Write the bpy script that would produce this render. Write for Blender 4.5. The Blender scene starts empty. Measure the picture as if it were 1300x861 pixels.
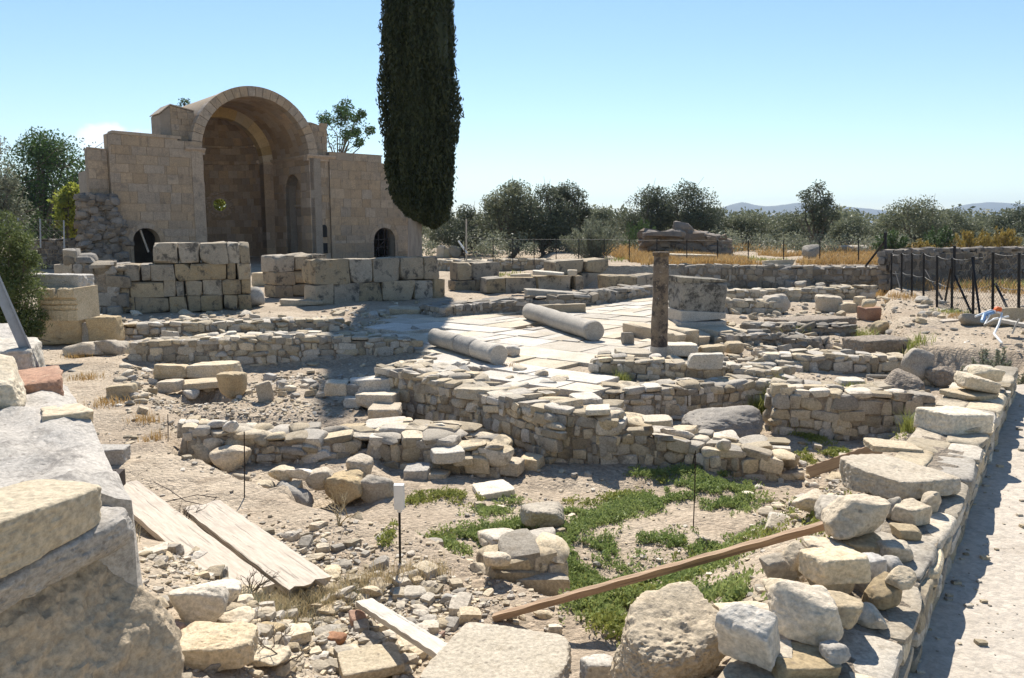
import bpy, math, random
import numpy as np
from mathutils import Vector, Matrix

# ------------------------------------------------------------------ camera, light, exposure
C = bpy.context.scene
COL = C.collection
W0, H0, F0, HOR, EYE = 1300.0, 861.0, 1001.0, 290.0, 1.7
PITCH = math.atan((H0 / 2 - HOR) / F0)
cam = bpy.data.cameras.new('camera')
cam.sensor_width = 36.0
cam.lens = 36.0 * F0 / W0
cam.clip_start = 0.05
cam.clip_end = 20000
camo = bpy.data.objects.new('camera', cam)
COL.objects.link(camo)
camo.location = (0, 0, EYE)
camo.rotation_euler = (math.radians(90) - PITCH, 0, 0)
C.camera = camo

SUN_AZ, SUN_EL = math.radians(-3.0), math.radians(48.0)     # azimuth from +Y towards +X
w = bpy.data.worlds.new("World")
C.world = w
w.use_nodes = True
nt = w.node_tree
nt.nodes.clear()
wo = nt.nodes.new('ShaderNodeOutputWorld')
bg = nt.nodes.new('ShaderNodeBackground')
sky = nt.nodes.new('ShaderNodeTexSky')
sky.sky_type = 'NISHITA'
sky.sun_disc = False
sky.sun_elevation = SUN_EL
sky.sun_rotation = SUN_AZ
sky.altitude = 100
sky.air_density = 1.0
sky.dust_density = 0.1
sky.ozone_density = 1.0
bg.inputs['Strength'].default_value = 0.082
hs = nt.nodes.new('ShaderNodeHueSaturation')
hs.inputs['Saturation'].default_value = 1.14
nt.links.new(sky.outputs[0], hs.inputs['Color'])
# one small cumulus low on the left
tcw = nt.nodes.new('ShaderNodeTexCoord')
mpw = nt.nodes.new('ShaderNodeMapping')
mpw.inputs['Location'].default_value = tuple(-c * s for c, s in zip((-.439, .894, .094), (17.0, 17.0, 36.0)))
mpw.inputs['Scale'].default_value = (17.0, 17.0, 36.0)
nt.links.new(tcw.outputs['Generated'], mpw.inputs[0])
ln = nt.nodes.new('ShaderNodeVectorMath'); ln.operation = 'LENGTH'
nt.links.new(mpw.outputs[0], ln.inputs[0])
nzw = nt.nodes.new('ShaderNodeTexNoise'); nzw.inputs['Scale'].default_value = 26.0; nzw.inputs['Detail'].default_value = 7
nt.links.new(tcw.outputs['Generated'], nzw.inputs['Vector'])
mdw = nt.nodes.new('ShaderNodeMath'); mdw.operation = 'MULTIPLY_ADD'; mdw.inputs[1].default_value = -1.5
nt.links.new(nzw.outputs['Fac'], mdw.inputs[0]); nt.links.new(ln.outputs['Value'], mdw.inputs[2])
mrw = nt.nodes.new('ShaderNodeMapRange'); mrw.interpolation_type = 'SMOOTHSTEP'
mrw.inputs[1].default_value = .02; mrw.inputs[2].default_value = -.28; mrw.inputs[3].default_value = 0; mrw.inputs[4].default_value = .8
nt.links.new(mdw.outputs[0], mrw.inputs[0])
mxw = nt.nodes.new('ShaderNodeMix'); mxw.data_type = 'RGBA'
nt.links.new(mrw.outputs[0], mxw.inputs[0]); nt.links.new(hs.outputs[0], mxw.inputs[6])
mxw.inputs[7].default_value = (9.0, 9.2, 9.6, 1)
nt.links.new(mxw.outputs[2], bg.inputs['Color'])
nt.links.new(bg.outputs[0], wo.inputs['Surface'])

sl = bpy.data.lights.new('sun', 'SUN')
sl.energy = 4.8
sl.angle = math.radians(0.53)
sl.color = (1.0, 0.945, 0.86)
so = bpy.data.objects.new('sun', sl)
COL.objects.link(so)
sd = Vector((math.sin(SUN_AZ) * math.cos(SUN_EL), math.cos(SUN_AZ) * math.cos(SUN_EL), math.sin(SUN_EL)))
so.rotation_euler = sd.to_track_quat('Z', 'Y').to_euler()
so.location = (0, 0, 60)

C.view_settings.view_transform = 'Standard'
C.view_settings.look = 'None'
C.view_settings.gamma = 1.0
C.view_settings.use_curve_mapping = False
C.view_settings.exposure = 0.87
C.render.engine = 'CYCLES'
C.cycles.use_denoising = True
C.cycles.max_bounces = 8
C.cycles.diffuse_bounces = 4
C.cycles.transparent_max_bounces = 12

# ------------------------------------------------------------------ from the photograph to the place
def ray(px, py):
    u = px - W0 / 2
    v = H0 / 2 - py
    return np.array([u, math.cos(PITCH) * F0 + math.sin(PITCH) * v, -math.sin(PITCH) * F0 + math.cos(PITCH) * v])
def P(px, py, z):
    d = ray(px, py)
    t = (z - EYE) / d[2]
    return np.array([d[0] * t, d[1] * t, z])
def D(px, py, Y):
    d = ray(px, py)
    t = Y / d[1]
    return np.array([d[0] * t, Y, EYE + d[2] * t])
def XY(px, py, z):
    p = P(px, py, z)
    return (p[0], p[1])
def R(d): return math.radians(d)

# ------------------------------------------------------------------ noise
def _h(ix, iy, iz, s):
    n = (ix * 374761393 + iy * 668265263 + iz * 2147483647 + s * 144665) & 0xFFFFFFFF
    n = ((n ^ (n >> 13)) * 1274126177) & 0xFFFFFFFF
    n = ((n ^ (n >> 16)) * 2246822519) & 0xFFFFFFFF
    n = n ^ (n >> 15)
    return n.astype(np.float64) / 2147483647.5 - 1.0
def vnoise(p, s=0):
    p = np.asarray(p, float)
    i = np.floor(p).astype(np.int64)
    f = p - i
    f = f * f * f * (f * (f * 6 - 15) + 10)
    i = i + 5000
    r = 0
    for dx in (0, 1):
        wx = f[..., 0] if dx else 1 - f[..., 0]
        for dy in (0, 1):
            wy = f[..., 1] if dy else 1 - f[..., 1]
            for dz in (0, 1):
                wz = f[..., 2] if dz else 1 - f[..., 2]
                r = r + wx * wy * wz * _h(i[..., 0] + dx, i[..., 1] + dy, i[..., 2] + dz, s)
    return r
def fbm(p, octv=4, s=0, gain=0.5):
    a, r, q = 1.0, 0.0, np.asarray(p, float)
    for o in range(octv):
        r = r + a * vnoise(q, s + o * 17)
        q = q * 2.03 + 11.3
        a *= gain
    return r
def sstep(a, b, x):
    t = np.clip((x - a) / (b - a), 0, 1)
    return t * t * (3 - 2 * t)

# ------------------------------------------------------------------ meshes
class MB:
    def __init__(s):
        s.v, s.f, s.n = [], [], 0
    def add(s, verts, faces, mi=0):
        verts = np.asarray(verts, float).reshape(-1, 3)
        s.v.append(verts)
        if isinstance(faces, np.ndarray):
            s.f.append((faces + s.n, mi))
        else:
            by = {}
            for f in faces: by.setdefault(len(f), []).append(f)
            for k, l in by.items():
                s.f.append((np.array(l, dtype=np.int64) + s.n, mi))
        s.n += len(verts)
    def box(s, c, d, rz=0.0, mi=0, rx=0.0, ry=0.0):
        v = np.array([[x, y, z] for x in (-.5, .5) for y in (-.5, .5) for z in (-.5, .5)]) * np.array(d)
        M = np.array((Matrix.Rotation(rz, 3, 'Z') @ Matrix.Rotation(ry, 3, 'Y') @ Matrix.Rotation(rx, 3, 'X')))
        s.add(v @ M.T + np.array(c), [(0, 1, 3, 2), (4, 6, 7, 5), (0, 4, 5, 1), (2, 3, 7, 6), (0, 2, 6, 4), (1, 5, 7, 3)], mi)
    def tube(s, pts, rad, k=8, mi=0, cap=True):
        pts = np.asarray(pts, float)
        n = len(pts)
        rad = np.broadcast_to(np.asarray(rad, float), (n,))
        vs = []
        up = np.array([0.31, 0.17, 0.93])
        for i in range(n):
            t = pts[min(i + 1, n - 1)] - pts[max(i - 1, 0)]
            t = t / (np.linalg.norm(t) + 1e-9)
            a = np.cross(t, up)
            if np.linalg.norm(a) < 1e-3: a = np.cross(t, [1, 0, 0])
            a /= np.linalg.norm(a)
            b = np.cross(t, a)
            for j in range(k):
                th = 2 * math.pi * j / k
                vs.append(pts[i] + rad[i] * (math.cos(th) * a + math.sin(th) * b))
        fs = [(i * k + j, i * k + (j + 1) % k, (i + 1) * k + (j + 1) % k, (i + 1) * k + j) for i in range(n - 1) for j in range(k)]
        s.add(vs, fs, mi)
        if cap:
            s.add(vs[:k], [tuple(range(k - 1, -1, -1))], mi)
            s.add(vs[-k:], [tuple(range(k))], mi)
    def prism(s, poly, fr, d0, d1, mi=0):
        """poly: list of (s,z); fr(s,d,z) -> xyz ; from depth d0 to d1"""
        m = len(poly)
        v = [fr(a, d0, b) for a, b in poly] + [fr(a, d1, b) for a, b in poly]
        f = [tuple(range(m)), tuple(range(2 * m - 1, m - 1, -1))] + [(i, i + m, (i + 1) % m + m, (i + 1) % m) for i in range(m)]
        s.add(v, f, mi)
    def build(s, name, mats, parent=None, smooth=False, loc=None, fix=False, sharp=36):
        me = bpy.data.meshes.new(name)
        V = np.concatenate(s.v) if s.v else np.zeros((0, 3))
        if loc is not None: V = V - np.array(loc)
        me.vertices.add(len(V))
        me.vertices.foreach_set('co', V.astype(np.float32).ravel())
        tot = np.concatenate([np.full(len(f), f.shape[1], dtype=np.int32) for f, _ in s.f])
        idx = np.concatenate([f.ravel() for f, _ in s.f]).astype(np.int32)
        mis = np.concatenate([np.full(len(f), m, dtype=np.int32) for f, m in s.f])
        me.loops.add(len(idx))
        me.loops.foreach_set('vertex_index', idx)
        me.polygons.add(len(tot))
        st = np.concatenate([[0], np.cumsum(tot)[:-1]]).astype(np.int32)
        me.polygons.foreach_set('loop_start', st)
        me.polygons.foreach_set('loop_total', tot)
        me.polygons.foreach_set('material_index', mis)
        me.polygons.foreach_set('use_smooth', np.full(len(tot), smooth))
        if not isinstance(mats, (list, tuple)): mats = [mats]
        for m in mats: me.materials.append(m)
        me.update(calc_edges=True)
        me.validate()
        if smooth and sharp: me.set_sharp_from_angle(angle=math.radians(sharp))
        if fix:
            import bmesh
            b = bmesh.new(); b.from_mesh(me)
            bmesh.ops.recalc_face_normals(b, faces=b.faces)
            b.to_mesh(me); b.free()
        o = bpy.data.objects.new(name, me)
        COL.objects.link(o)
        if parent is not None: o.parent = parent
        if loc is not None: o.location = loc
        return o
def tag(o, label=None, cat=None, group=None, kind=None):
    if label: o['label'] = label
    if cat: o['category'] = cat
    if group: o['group'] = group
    if kind: o['kind'] = kind
    return o
def thing(name, label, cat, loc=(0, 0, 0), rz=0.0, group=None):
    o = bpy.data.objects.new(name, None)
    COL.objects.link(o)
    o.location = loc
    o.rotation_euler = (0, 0, rz)
    o.empty_display_size = 0.2
    return tag(o, label, cat, group)

# ------------------------------------------------------------------ rocks
_cube = {}
def cube_dirs(n):
    if n in _cube: return _cube[n]
    ids, vs, fs = {}, [], []
    def g(p):
        k = tuple(int(round(x * 1000)) for x in p)
        if k not in ids:
            ids[k] = len(vs); vs.append(p)
        return ids[k]
    L = np.linspace(-1, 1, n + 1)
    for ax in range(3):
        for sg in (-1, 1):
            a, b = (ax + 1) % 3, (ax + 2) % 3
            for i in range(n):
                for j in range(n):
                    q = []
                    for (di, dj) in ((0, 0), (1, 0), (1, 1), (0, 1)):
                        p = [0, 0, 0]
                        p[ax] = sg; p[a] = L[i + di]; p[b] = L[j + dj]
                        q.append(g(tuple(p)))
                    fs.append(q if sg > 0 else q[::-1])
    _cube[n] = (np.array(vs, float), np.array(fs, dtype=np.int64))
    return _cube[n]
def rock(dims, kind='boulder', seed=0, n=14, rough=1.0, chips=None, sharp=None, extra=None):
    """one stone, centred on the origin: a convex body cut by planes, then roughened"""
    rs = np.random.RandomState(seed * 7 + 13)
    h = np.array(dims, float) / 2
    cv, fs = cube_dirs(n)
    V = cv * h
    dr = V / np.linalg.norm(V, axis=1)[:, None]
    Ns, ds = [], []
    if kind == 'block':
        for ax in range(3):
            for sg in (-1, 1):
                N = rs.normal(0, 0.045, 3); N[ax] = sg
                N /= np.linalg.norm(N)
                Ns.append(N); ds.append(h[ax])
        k = 5 if chips is None else chips
        for i in range(k):
            N = rs.normal(0, 1, 3); N[2] *= .7
            N /= np.linalg.norm(N)
            sup = np.abs(N) @ h
            Ns.append(N); ds.append(sup * rs.uniform(.74, .93))
        p = sharp or 16
    else:
        for ax in range(3):
            for sg in (-1, 1):
                N = rs.normal(0, 0.16, 3); N[ax] = sg
                N /= np.linalg.norm(N)
                Ns.append(N); ds.append((np.abs(N) @ h) * rs.uniform(.82, .95))
        k = 11 if chips is None else chips
        for i in range(k):
            N = rs.normal(0, 1, 3); N /= np.linalg.norm(N)
            ds.append(np.linalg.norm(N * h) * rs.uniform(.85, 1.12)); Ns.append(N)
        p = sharp or 12
    if extra:
        for N, d in extra:
            N = np.array(N, float); N /= np.linalg.norm(N)
            Ns.append(N); ds.append(d)
    Ns, ds = np.array(Ns), np.array(ds)
    q = np.clip(dr @ Ns.T, 0, None) / ds
    r = (q ** p).sum(1) ** (-1.0 / p)
    V = dr * r[:, None]
    sc = float(np.cbrt(np.prod(h)))
    o = rs.uniform(0, 50, 3)
    disp = fbm(V / sc * 1.1 + o, 3, seed) * .07 + (.5 - np.abs(fbm(V / sc * 2.6 + o, 3, seed + 5))) * .05
    if n > 9: disp = disp + fbm(V / sc * 8 + o, 3, seed + 9) * .022
    if n > 26: disp = disp - np.clip(vnoise(V / sc * 13 + o, seed + 3) - .2, 0, 1) * .05 + (.4 - np.abs(fbm(V / sc * 20 + o, 3, seed + 21))) * .018
    V = V + dr * (disp * sc * rough)[:, None]
    return V, fs
_lib = {}
def lib(kind, n, cnt=26):
    k = (kind, n)
    if k not in _lib:
        _lib[k] = [rock((2, 2, 2), kind, 100 + i * 3 + n, n, rough=(0.8 if kind == 'block' else 1.0), chips=(7 if kind == 'block' else 9), sharp=(15 if kind == 'block' else 12)) for i in range(cnt)]
    return _lib[k]
def rot_small(rs, a):
    e = rs.normal(0, a, 3)
    return np.array(Matrix.Rotation(e[0], 3, 'X') @ Matrix.Rotation(e[1], 3, 'Y') @ Matrix.Rotation(e[2], 3, 'Z'))
def put(mb, rs, kind, n, c, dims, yaw, wob=.06, mi=0):
    V, fs = lib(kind, n)[rs.randint(26)]
    V = V.copy()
    fl = rs.choice([-1, 1], 3)
    V = V * fl
    if fl.prod() < 0: fs = fs[:, ::-1]
    V = V * (np.array(dims) / 2)
    M = np.array(Matrix.Rotation(yaw, 3, 'Z')) @ rot_small(rs, wob)
    mb.add(V @ M.T + np.array(c), fs, mi)

# ------------------------------------------------------------------ materials
def _n(nt, t, **k):
    n = nt.nodes.new(t)
    for a, b in k.items():
        if a.startswith('i_'): n.inputs[a[2:].replace('_', ' ')].default_value = b
        else: setattr(n, a, b)
    return n
def base_mat(name):
    m = bpy.data.materials.new(name)
    m.use_nodes = True
    nt = m.node_tree
    return m, nt, nt.nodes['Principled BSDF']
def mixc(nt, fac, a, b, blend='MIX'):
    n = nt.nodes.new('ShaderNodeMix')
    n.data_type = 'RGBA'; n.blend_type = blend
    for s, v in (('Factor', fac), ('A', a), ('B', b)):
        i = [x for x in n.inputs if x.name == s and (x.type == 'RGBA' or s == 'Factor')][0]
        if hasattr(v, 'links') or hasattr(v, 'is_linked'): nt.links.new(v, i)
        else: i.default_value = v if s == 'Factor' else (*v, 1)
    return [x for x in n.outputs if x.type == 'RGBA'][0]
def mrange(nt, v, a, b, c=0.0, d=1.0):
    n = _n(nt, 'ShaderNodeMapRange', interpolation_type='SMOOTHSTEP')
    nt.links.new(v, n.inputs[0])
    for i, x in zip((1, 2, 3, 4), (a, b, c, d)): n.inputs[i].default_value = x
    return n.outputs[0]
def noise(nt, vec, scale, detail=6, rough=.6, dist=0.0):
    n = _n(nt, 'ShaderNodeTexNoise')
    n.inputs['Scale'].default_value = scale
    n.inputs['Detail'].default_value = detail
    n.inputs['Roughness'].default_value = rough
    n.inputs['Distortion'].default_value = dist
    nt.links.new(vec, n.inputs['Vector'])
    return n.outputs['Fac']
def stone_mat(name, ca, cb, cc, lichen=.4, lcol=(.07, .065, .06), scale=1.0, bump=.35, island=False, var=.22, lthr=.56, white=0.0, streak=0.0, bd=.02, sat=(.7, 1.25)):
    m, nt, pb = base_mat(name)
    tc = _n(nt, 'ShaderNodeTexCoord')
    oi = _n(nt, 'ShaderNodeObjectInfo')
    rnd = oi.outputs['Random']
    if island:
        g = _n(nt, 'ShaderNodeNewGeometry')
        rnd = g.outputs['Random Per Island']
    add = _n(nt, 'ShaderNodeVectorMath', operation='MULTIPLY_ADD')
    cb_ = _n(nt, 'ShaderNodeCombineXYZ')
    mul = _n(nt, 'ShaderNodeMath', operation='MULTIPLY'); mul.inputs[1].default_value = 37.0
    nt.links.new(rnd, mul.inputs[0])
    for i in range(3): nt.links.new(mul.outputs[0], cb_.inputs[i])
    nt.links.new(tc.outputs['Object'], add.inputs[0])
    add.inputs[1].default_value = (1, 1, 1)
    nt.links.new(cb_.outputs[0], add.inputs[2])
    v = add.outputs[0]
    n1 = noise(nt, v, 2.2 * scale, 7, .62, .4)
    n2 = noise(nt, v, 7.0 * scale, 6, .65)
    n3 = noise(nt, v, 45 * scale, 6, .7)
    col = mixc(nt, mrange(nt, n1, .36, .66), ca, cb)
    col = mixc(nt, mrange(nt, n2, .52, .74, 0, .75), col, cc)
    # the grain
    gr = mrange(nt, n3, .3, .7, .70, 1.18)
    hsv = _n(nt, 'ShaderNodeHueSaturation')
    vr = _n(nt, 'ShaderNodeMath', operation='MULTIPLY_ADD')
    nt.links.new(rnd, vr.inputs[0]); vr.inputs[1].default_value = 2 * var; vr.inputs[2].default_value = 1 - var
    vm = _n(nt, 'ShaderNodeMath', operation='MULTIPLY')
    nt.links.new(vr.outputs[0], vm.inputs[0]); nt.links.new(gr, vm.inputs[1])
    nt.links.new(vm.outputs[0], hsv.inputs['Value'])
    wn = _n(nt, 'ShaderNodeTexWhiteNoise', noise_dimensions='1D')
    nt.links.new(rnd, wn.inputs['W'])
    nt.links.new(mrange(nt, wn.outputs['Value'], 0, 1, *sat), hsv.inputs['Saturation'])
    nt.links.new(col, hsv.inputs['Color'])
    col = hsv.outputs['Color']
    n4 = noise(nt, v, 3.1 * scale, 12, .74, .2)
    if lichen > 0:
        col = mixc(nt, mrange(nt, n4, lthr, lthr + .13, 0, lichen), col, lcol)
    if white > 0:
        n5 = noise(nt, v, 5.5 * scale, 10, .75, .3)
        col = mixc(nt, mrange(nt, n5, .60, .66, 0, white), col, (.55, .53, .48))
    if streak > 0:
        mp = _n(nt, 'ShaderNodeMapping'); mp.inputs['Scale'].default_value = (3.0, 3.0, .35)
        nt.links.new(v, mp.inputs[0])
        n6 = noise(nt, mp.outputs[0], 2.0, 6, .6)
        col = mixc(nt, mrange(nt, n6, .52, .72, 0, streak), col, (.10, .09, .08))
    vp = _n(nt, 'ShaderNodeTexVoronoi'); vp.inputs['Scale'].default_value = 21 * scale
    nt.links.new(v, vp.inputs['Vector'])
    spt = _n(nt, 'ShaderNodeMath', operation='MULTIPLY')
    nt.links.new(mrange(nt, vp.outputs['Distance'], .10, .26, 1, 0), spt.inputs[0])
    nt.links.new(mrange(nt, n1, .42, .6, 0, .6), spt.inputs[1])
    col = mixc(nt, spt.outputs[0], col, (.15, .125, .10))
    nt.links.new(col, pb.inputs['Base Color'])
    pb.inputs['Roughness'].default_value = .92
    pb.inputs['Specular IOR Level'].default_value = .2
    vo = _n(nt, 'ShaderNodeTexVoronoi'); vo.inputs['Scale'].default_value = 28 * scale
    nt.links.new(v, vo.inputs['Vector'])
    pit = mrange(nt, vo.outputs['Distance'], 0.05, .32)
    n7 = noise(nt, v, 16 * scale, 10, .72)
    s1 = _n(nt, 'ShaderNodeMath', operation='MULTIPLY_ADD'); nt.links.new(n7, s1.inputs[0]); s1.inputs[1].default_value = 1.6
    nt.links.new(n3, s1.inputs[2])
    s2 = _n(nt, 'ShaderNodeMath', operation='MULTIPLY_ADD'); nt.links.new(pit, s2.inputs[0]); s2.inputs[1].default_value = .35
    nt.links.new(s1.outputs[0], s2.inputs[2])
    bp = _n(nt, 'ShaderNodeBump'); bp.inputs['Strength'].default_value = bump; bp.inputs['Distance'].default_value = bd
    nt.links.new(s2.outputs[0], bp.inputs['Height'])
    nt.links.new(bp.outputs[0], pb.inputs['Normal'])
    return m
def plain_mat(name, col, rough=.8, metal=0.0, var=.15, scale=12.0, bump=.1, stretch=None, col2=None):
    m, nt, pb = base_mat(name)
    tc = _n(nt, 'ShaderNodeTexCoord')
    v = tc.outputs['Object']
    if stretch:
        mp = _n(nt, 'ShaderNodeMapping'); mp.inputs['Scale'].default_value = stretch
        nt.links.new(v, mp.inputs[0]); v = mp.outputs[0]
    n1 = noise(nt, v, scale, 6, .65)
    c2 = col2 or tuple(c * (1 - 2 * var) for c in col)
    c = mixc(nt, mrange(nt, n1, .35, .68), col, c2)
    if stretch and stretch[1] > 2:
        mq = _n(nt, 'ShaderNodeMapping'); mq.inputs['Scale'].default_value = (.9, 34, 34)
        nt.links.new(tc.outputs['Object'], mq.inputs[0])
        ck = noise(nt, mq.outputs[0], 1.0, 3, .5)
        c = mixc(nt, mrange(nt, ck, .60, .66, 0, .75), c, tuple(x * .38 for x in col))
        mk = _n(nt, 'ShaderNodeMapping'); mk.inputs['Scale'].default_value = (3, 7, 7)
        nt.links.new(tc.outputs['Object'], mk.inputs[0])
        c = mixc(nt, mrange(nt, noise(nt, mk.outputs[0], 1.3, 5, .6), .5, .75, 0, .5), c, tuple(x * .62 for x in col))
    nt.links.new(c, pb.inputs['Base Color'])
    pb.inputs['Roughness'].default_value = rough
    pb.inputs['Metallic'].default_value = metal
    pb.inputs['Specular IOR Level'].default_value = .3
    bp = _n(nt, 'ShaderNodeBump'); bp.inputs['Strength'].default_value = bump; bp.inputs['Distance'].default_value = .01
    nt.links.new(n1, bp.inputs['Height'])
    nt.links.new(bp.outputs[0], pb.inputs['Normal'])
    return m
def leaf_mat(name, ca, cb, trans=.3, rough=.6):
    m = bpy.data.materials.new(name); m.use_nodes = True
    nt = m.node_tree; nt.nodes.clear()
    out = _n(nt, 'ShaderNodeOutputMaterial')
    g = _n(nt, 'ShaderNodeNewGeometry')
    tc = _n(nt, 'ShaderNodeTexCoord')
    n1 = noise(nt, tc.outputs['Object'], .9, 4, .6)
    a = _n(nt, 'ShaderNodeMath', operation='MULTIPLY_ADD'); nt.links.new(g.outputs['Random Per Island'], a.inputs[0]); a.inputs[1].default_value = .6
    b = mrange(nt, n1, .35, .65, 0, .4)
    nt.links.new(b, a.inputs[2])
    c = mixc(nt, a.outputs[0], ca, cb)
    d = _n(nt, 'ShaderNodeBsdfPrincipled'); d.inputs['Roughness'].default_value = rough; d.inputs['Specular IOR Level'].default_value = .25
    t = _n(nt, 'ShaderNodeBsdfTranslucent')
    nt.links.new(c, d.inputs['Base Color']); nt.links.new(c, t.inputs['Color'])
    mx = _n(nt, 'ShaderNodeMixShader'); mx.inputs[0].default_value = trans
    nt.links.new(d.outputs[0], mx.inputs[1]); nt.links.new(t.outputs[0], mx.inputs[2])
    nt.links.new(mx.outputs[0], out.inputs['Surface'])
    return m
def ground_mat(name, ca, cb, cc, bump=.5, peb=1.0):
    m, nt, pb = base_mat(name)
    tc = _n(nt, 'ShaderNodeTexCoord')
    v = tc.outputs['Object']
    n0 = noise(nt, v, .35, 5, .6, .5)
    n1 = noise(nt, v, 2.4, 8, .68, .3)
    n2 = noise(nt, v, 26, 8, .75)
    col = mixc(nt, mrange(nt, n0, .38, .62), ca, cb)
    col = mixc(nt, mrange(nt, n1, .50, .72, 0, .8), col, cc)
    vo = _n(nt, 'ShaderNodeTexVoronoi'); vo.inputs['Scale'].default_value = 22.0
    nt.links.new(v, vo.inputs['Vector'])
    hs = _n(nt, 'ShaderNodeHueSaturation')
    sp = _n(nt, 'ShaderNodeSeparateColor'); nt.links.new(vo.outputs['Color'], sp.inputs[0])
    a = mrange(nt, sp.outputs[0], 0, 1, 1 - .16 * peb, 1 + .16 * peb)
    b = mrange(nt, n2, .3, .7, .82, 1.12)
    mu = _n(nt, 'ShaderNodeMath', operation='MULTIPLY'); nt.links.new(a, mu.inputs[0]); nt.links.new(b, mu.inputs[1])
    nt.links.new(mu.outputs[0], hs.inputs['Value']); nt.links.new(col, hs.inputs['Color'])
    nt.links.new(hs.outputs[0], pb.inputs['Base Color'])
    pb.inputs['Roughness'].default_value = .97
    pb.inputs['Specular IOR Level'].default_value = .1
    vo2 = _n(nt, 'ShaderNodeTexVoronoi'); vo2.inputs['Scale'].default_value = 60.0
    nt.links.new(v, vo2.inputs['Vector'])
    hh = _n(nt, 'ShaderNodeMath', operation='MULTIPLY_ADD'); nt.links.new(vo.outputs['Distance'], hh.inputs[0]); hh.inputs[1].default_value = -1.0 * peb
    nt.links.new(n2, hh.inputs[2])
    h2 = _n(nt, 'ShaderNodeMath', operation='MULTIPLY_ADD'); nt.links.new(vo2.outputs['Distance'], h2.inputs[0]); h2.inputs[1].default_value = -.5 * peb
    nt.links.new(hh.outputs[0], h2.inputs[2])
    h3 = _n(nt, 'ShaderNodeMath', operation='MULTIPLY_ADD'); nt.links.new(n1, h3.inputs[0]); h3.inputs[1].default_value = 1.2
    nt.links.new(h2.outputs[0], h3.inputs[2])
    bp = _n(nt, 'ShaderNodeBump'); bp.inputs['Strength'].default_value = bump; bp.inputs['Distance'].default_value = .03
    nt.links.new(h3.outputs[0], bp.inputs['Height'])
    nt.links.new(bp.outputs[0], pb.inputs['Normal'])
    return m

M = {}
M['lime'] = stone_mat('pale_limestone', (.58, .495, .375), (.52, .435, .32), (.43, .34, .23), lichen=.3, lthr=.60, bump=.45, var=.15, sat=(.95, 1.3))
M['lime_w'] = stone_mat('white_limestone', (.61, .53, .41), (.56, .485, .37), (.48, .40, .285), lichen=.25, lthr=.62, bump=.42)
M['ochre'] = stone_mat('ochre_limestone', (.45, .365, .25), (.38, .31, .215), (.36, .27, .165), lichen=.5, lthr=.57)
M['grey'] = stone_mat('grey_limestone', (.40, .36, .30), (.33, .295, .245), (.46, .40, .32), lichen=.45, lthr=.55)
M['red'] = stone_mat('red_brick_stone', (.38, .24, .17), (.33, .20, .14), (.44, .33, .24), lichen=.4)
M['concrete'] = stone_mat('roman_concrete', (.30, .27, .23), (.23, .21, .185), (.38, .345, .295), lichen=.3, bump=.35, scale=1.6, bd=.012)
M['rubble'] = stone_mat('rubble_stone', (.50, .43, .325), (.42, .355, .265), (.32, .255, .17), lichen=.7, lthr=.53, island=True, var=.36, lcol=(.10, .088, .075))
M['rubble_g'] = stone_mat('grey_rubble_stone', (.32, .28, .225), (.25, .22, .18), (.24, .195, .145), lichen=.6, lthr=.53, island=True, var=.36)
M['rubble_d'] = stone_mat('dark_rubble_stone', (.20, .175, .15), (.14, .125, .11), (.26, .21, .16), lichen=.5, island=True, var=.4)
M['mortar'] = ground_mat('old_mortar', (.33, .275, .21), (.26, .215, .165), (.38, .325, .25), bump=.8)
M['ashlar'] = stone_mat('weathered_ashlar', (.37, .305, .215), (.31, .26, .19), (.37, .26, .15), lichen=.85, lthr=.50, lcol=(.06, .056, .052), island=True, var=.16, scale=.9, white=.25)
M['church'] = stone_mat('church_ashlar', (.41, .315, .225), (.34, .27, .20), (.46, .34, .23), lichen=.55, lthr=.52, lcol=(.16, .135, .115), island=True, var=.11, sat=(.85, 1.15), streak=.4, scale=.5, bump=.25, white=.12)
M['church_in'] = stone_mat('church_inner_stone', (.46, .335, .225), (.40, .295, .21), (.50, .36, .24), lichen=.35, lthr=.55, lcol=(.13, .10, .085), island=True, var=.22, sat=(.8, 1.1), scale=.5, bump=.25)
M['church_core'] = stone_mat('church_joints', (.34, .265, .19), (.29, .23, .165), (.37, .29, .205), lichen=.2, scale=.6)
M['church_dark'] = stone_mat('broken_masonry', (.24, .20, .16), (.17, .15, .13), (.34, .26, .17), lichen=.4, island=True, var=.3)
M['slab'] = stone_mat('paving_stone', (.56, .495, .40), (.49, .43, .34), (.41, .345, .255), lichen=.4, lthr=.57, island=True, var=.18, bump=.3, scale=.8)
M['column'] = stone_mat('grey_column_stone', (.46, .405, .325), (.40, .355, .29), (.50, .44, .35), lichen=.35, lthr=.57, bump=.25, white=.2)
M['column_l'] = stone_mat('lichen_column_stone', (.22, .165, .11), (.15, .115, .085), (.27, .225, .17), lichen=.9, lthr=.46, lcol=(.05, .043, .04), white=.9, bump=.4, scale=1.6)
M['pedestal'] = stone_mat('pedestal_stone', (.30, .27, .22), (.24, .22, .185), (.36, .315, .24), lichen=.9, lthr=.45, lcol=(.05, .048, .045), white=.35)
M['earth'] = ground_mat('dry_earth', (.45, .37, .275), (.375, .30, .22), (.31, .24, .17), bump=.7)
M['dust'] = ground_mat('path_dust', (.50, .44, .365), (.45, .395, .325), (.39, .335, .27), bump=.4, peb=.5)
M['wood'] = plain_mat('grey_wood', (.52, .45, .365), .85, col2=(.40, .335, .265), scale=4, stretch=(1.0, 14, 14), bump=.3)
M['wood_o'] = plain_mat('raw_pine_wood', (.40, .275, .17), .8, col2=(.29, .19, .12), scale=4, stretch=(1.2, 16, 16), bump=.2)
M['wood_w'] = plain_mat('bleached_wood', (.54, .49, .42), .85, col2=(.40, .36, .30), scale=4, stretch=(1.0, 14, 14), bump=.2)
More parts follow.
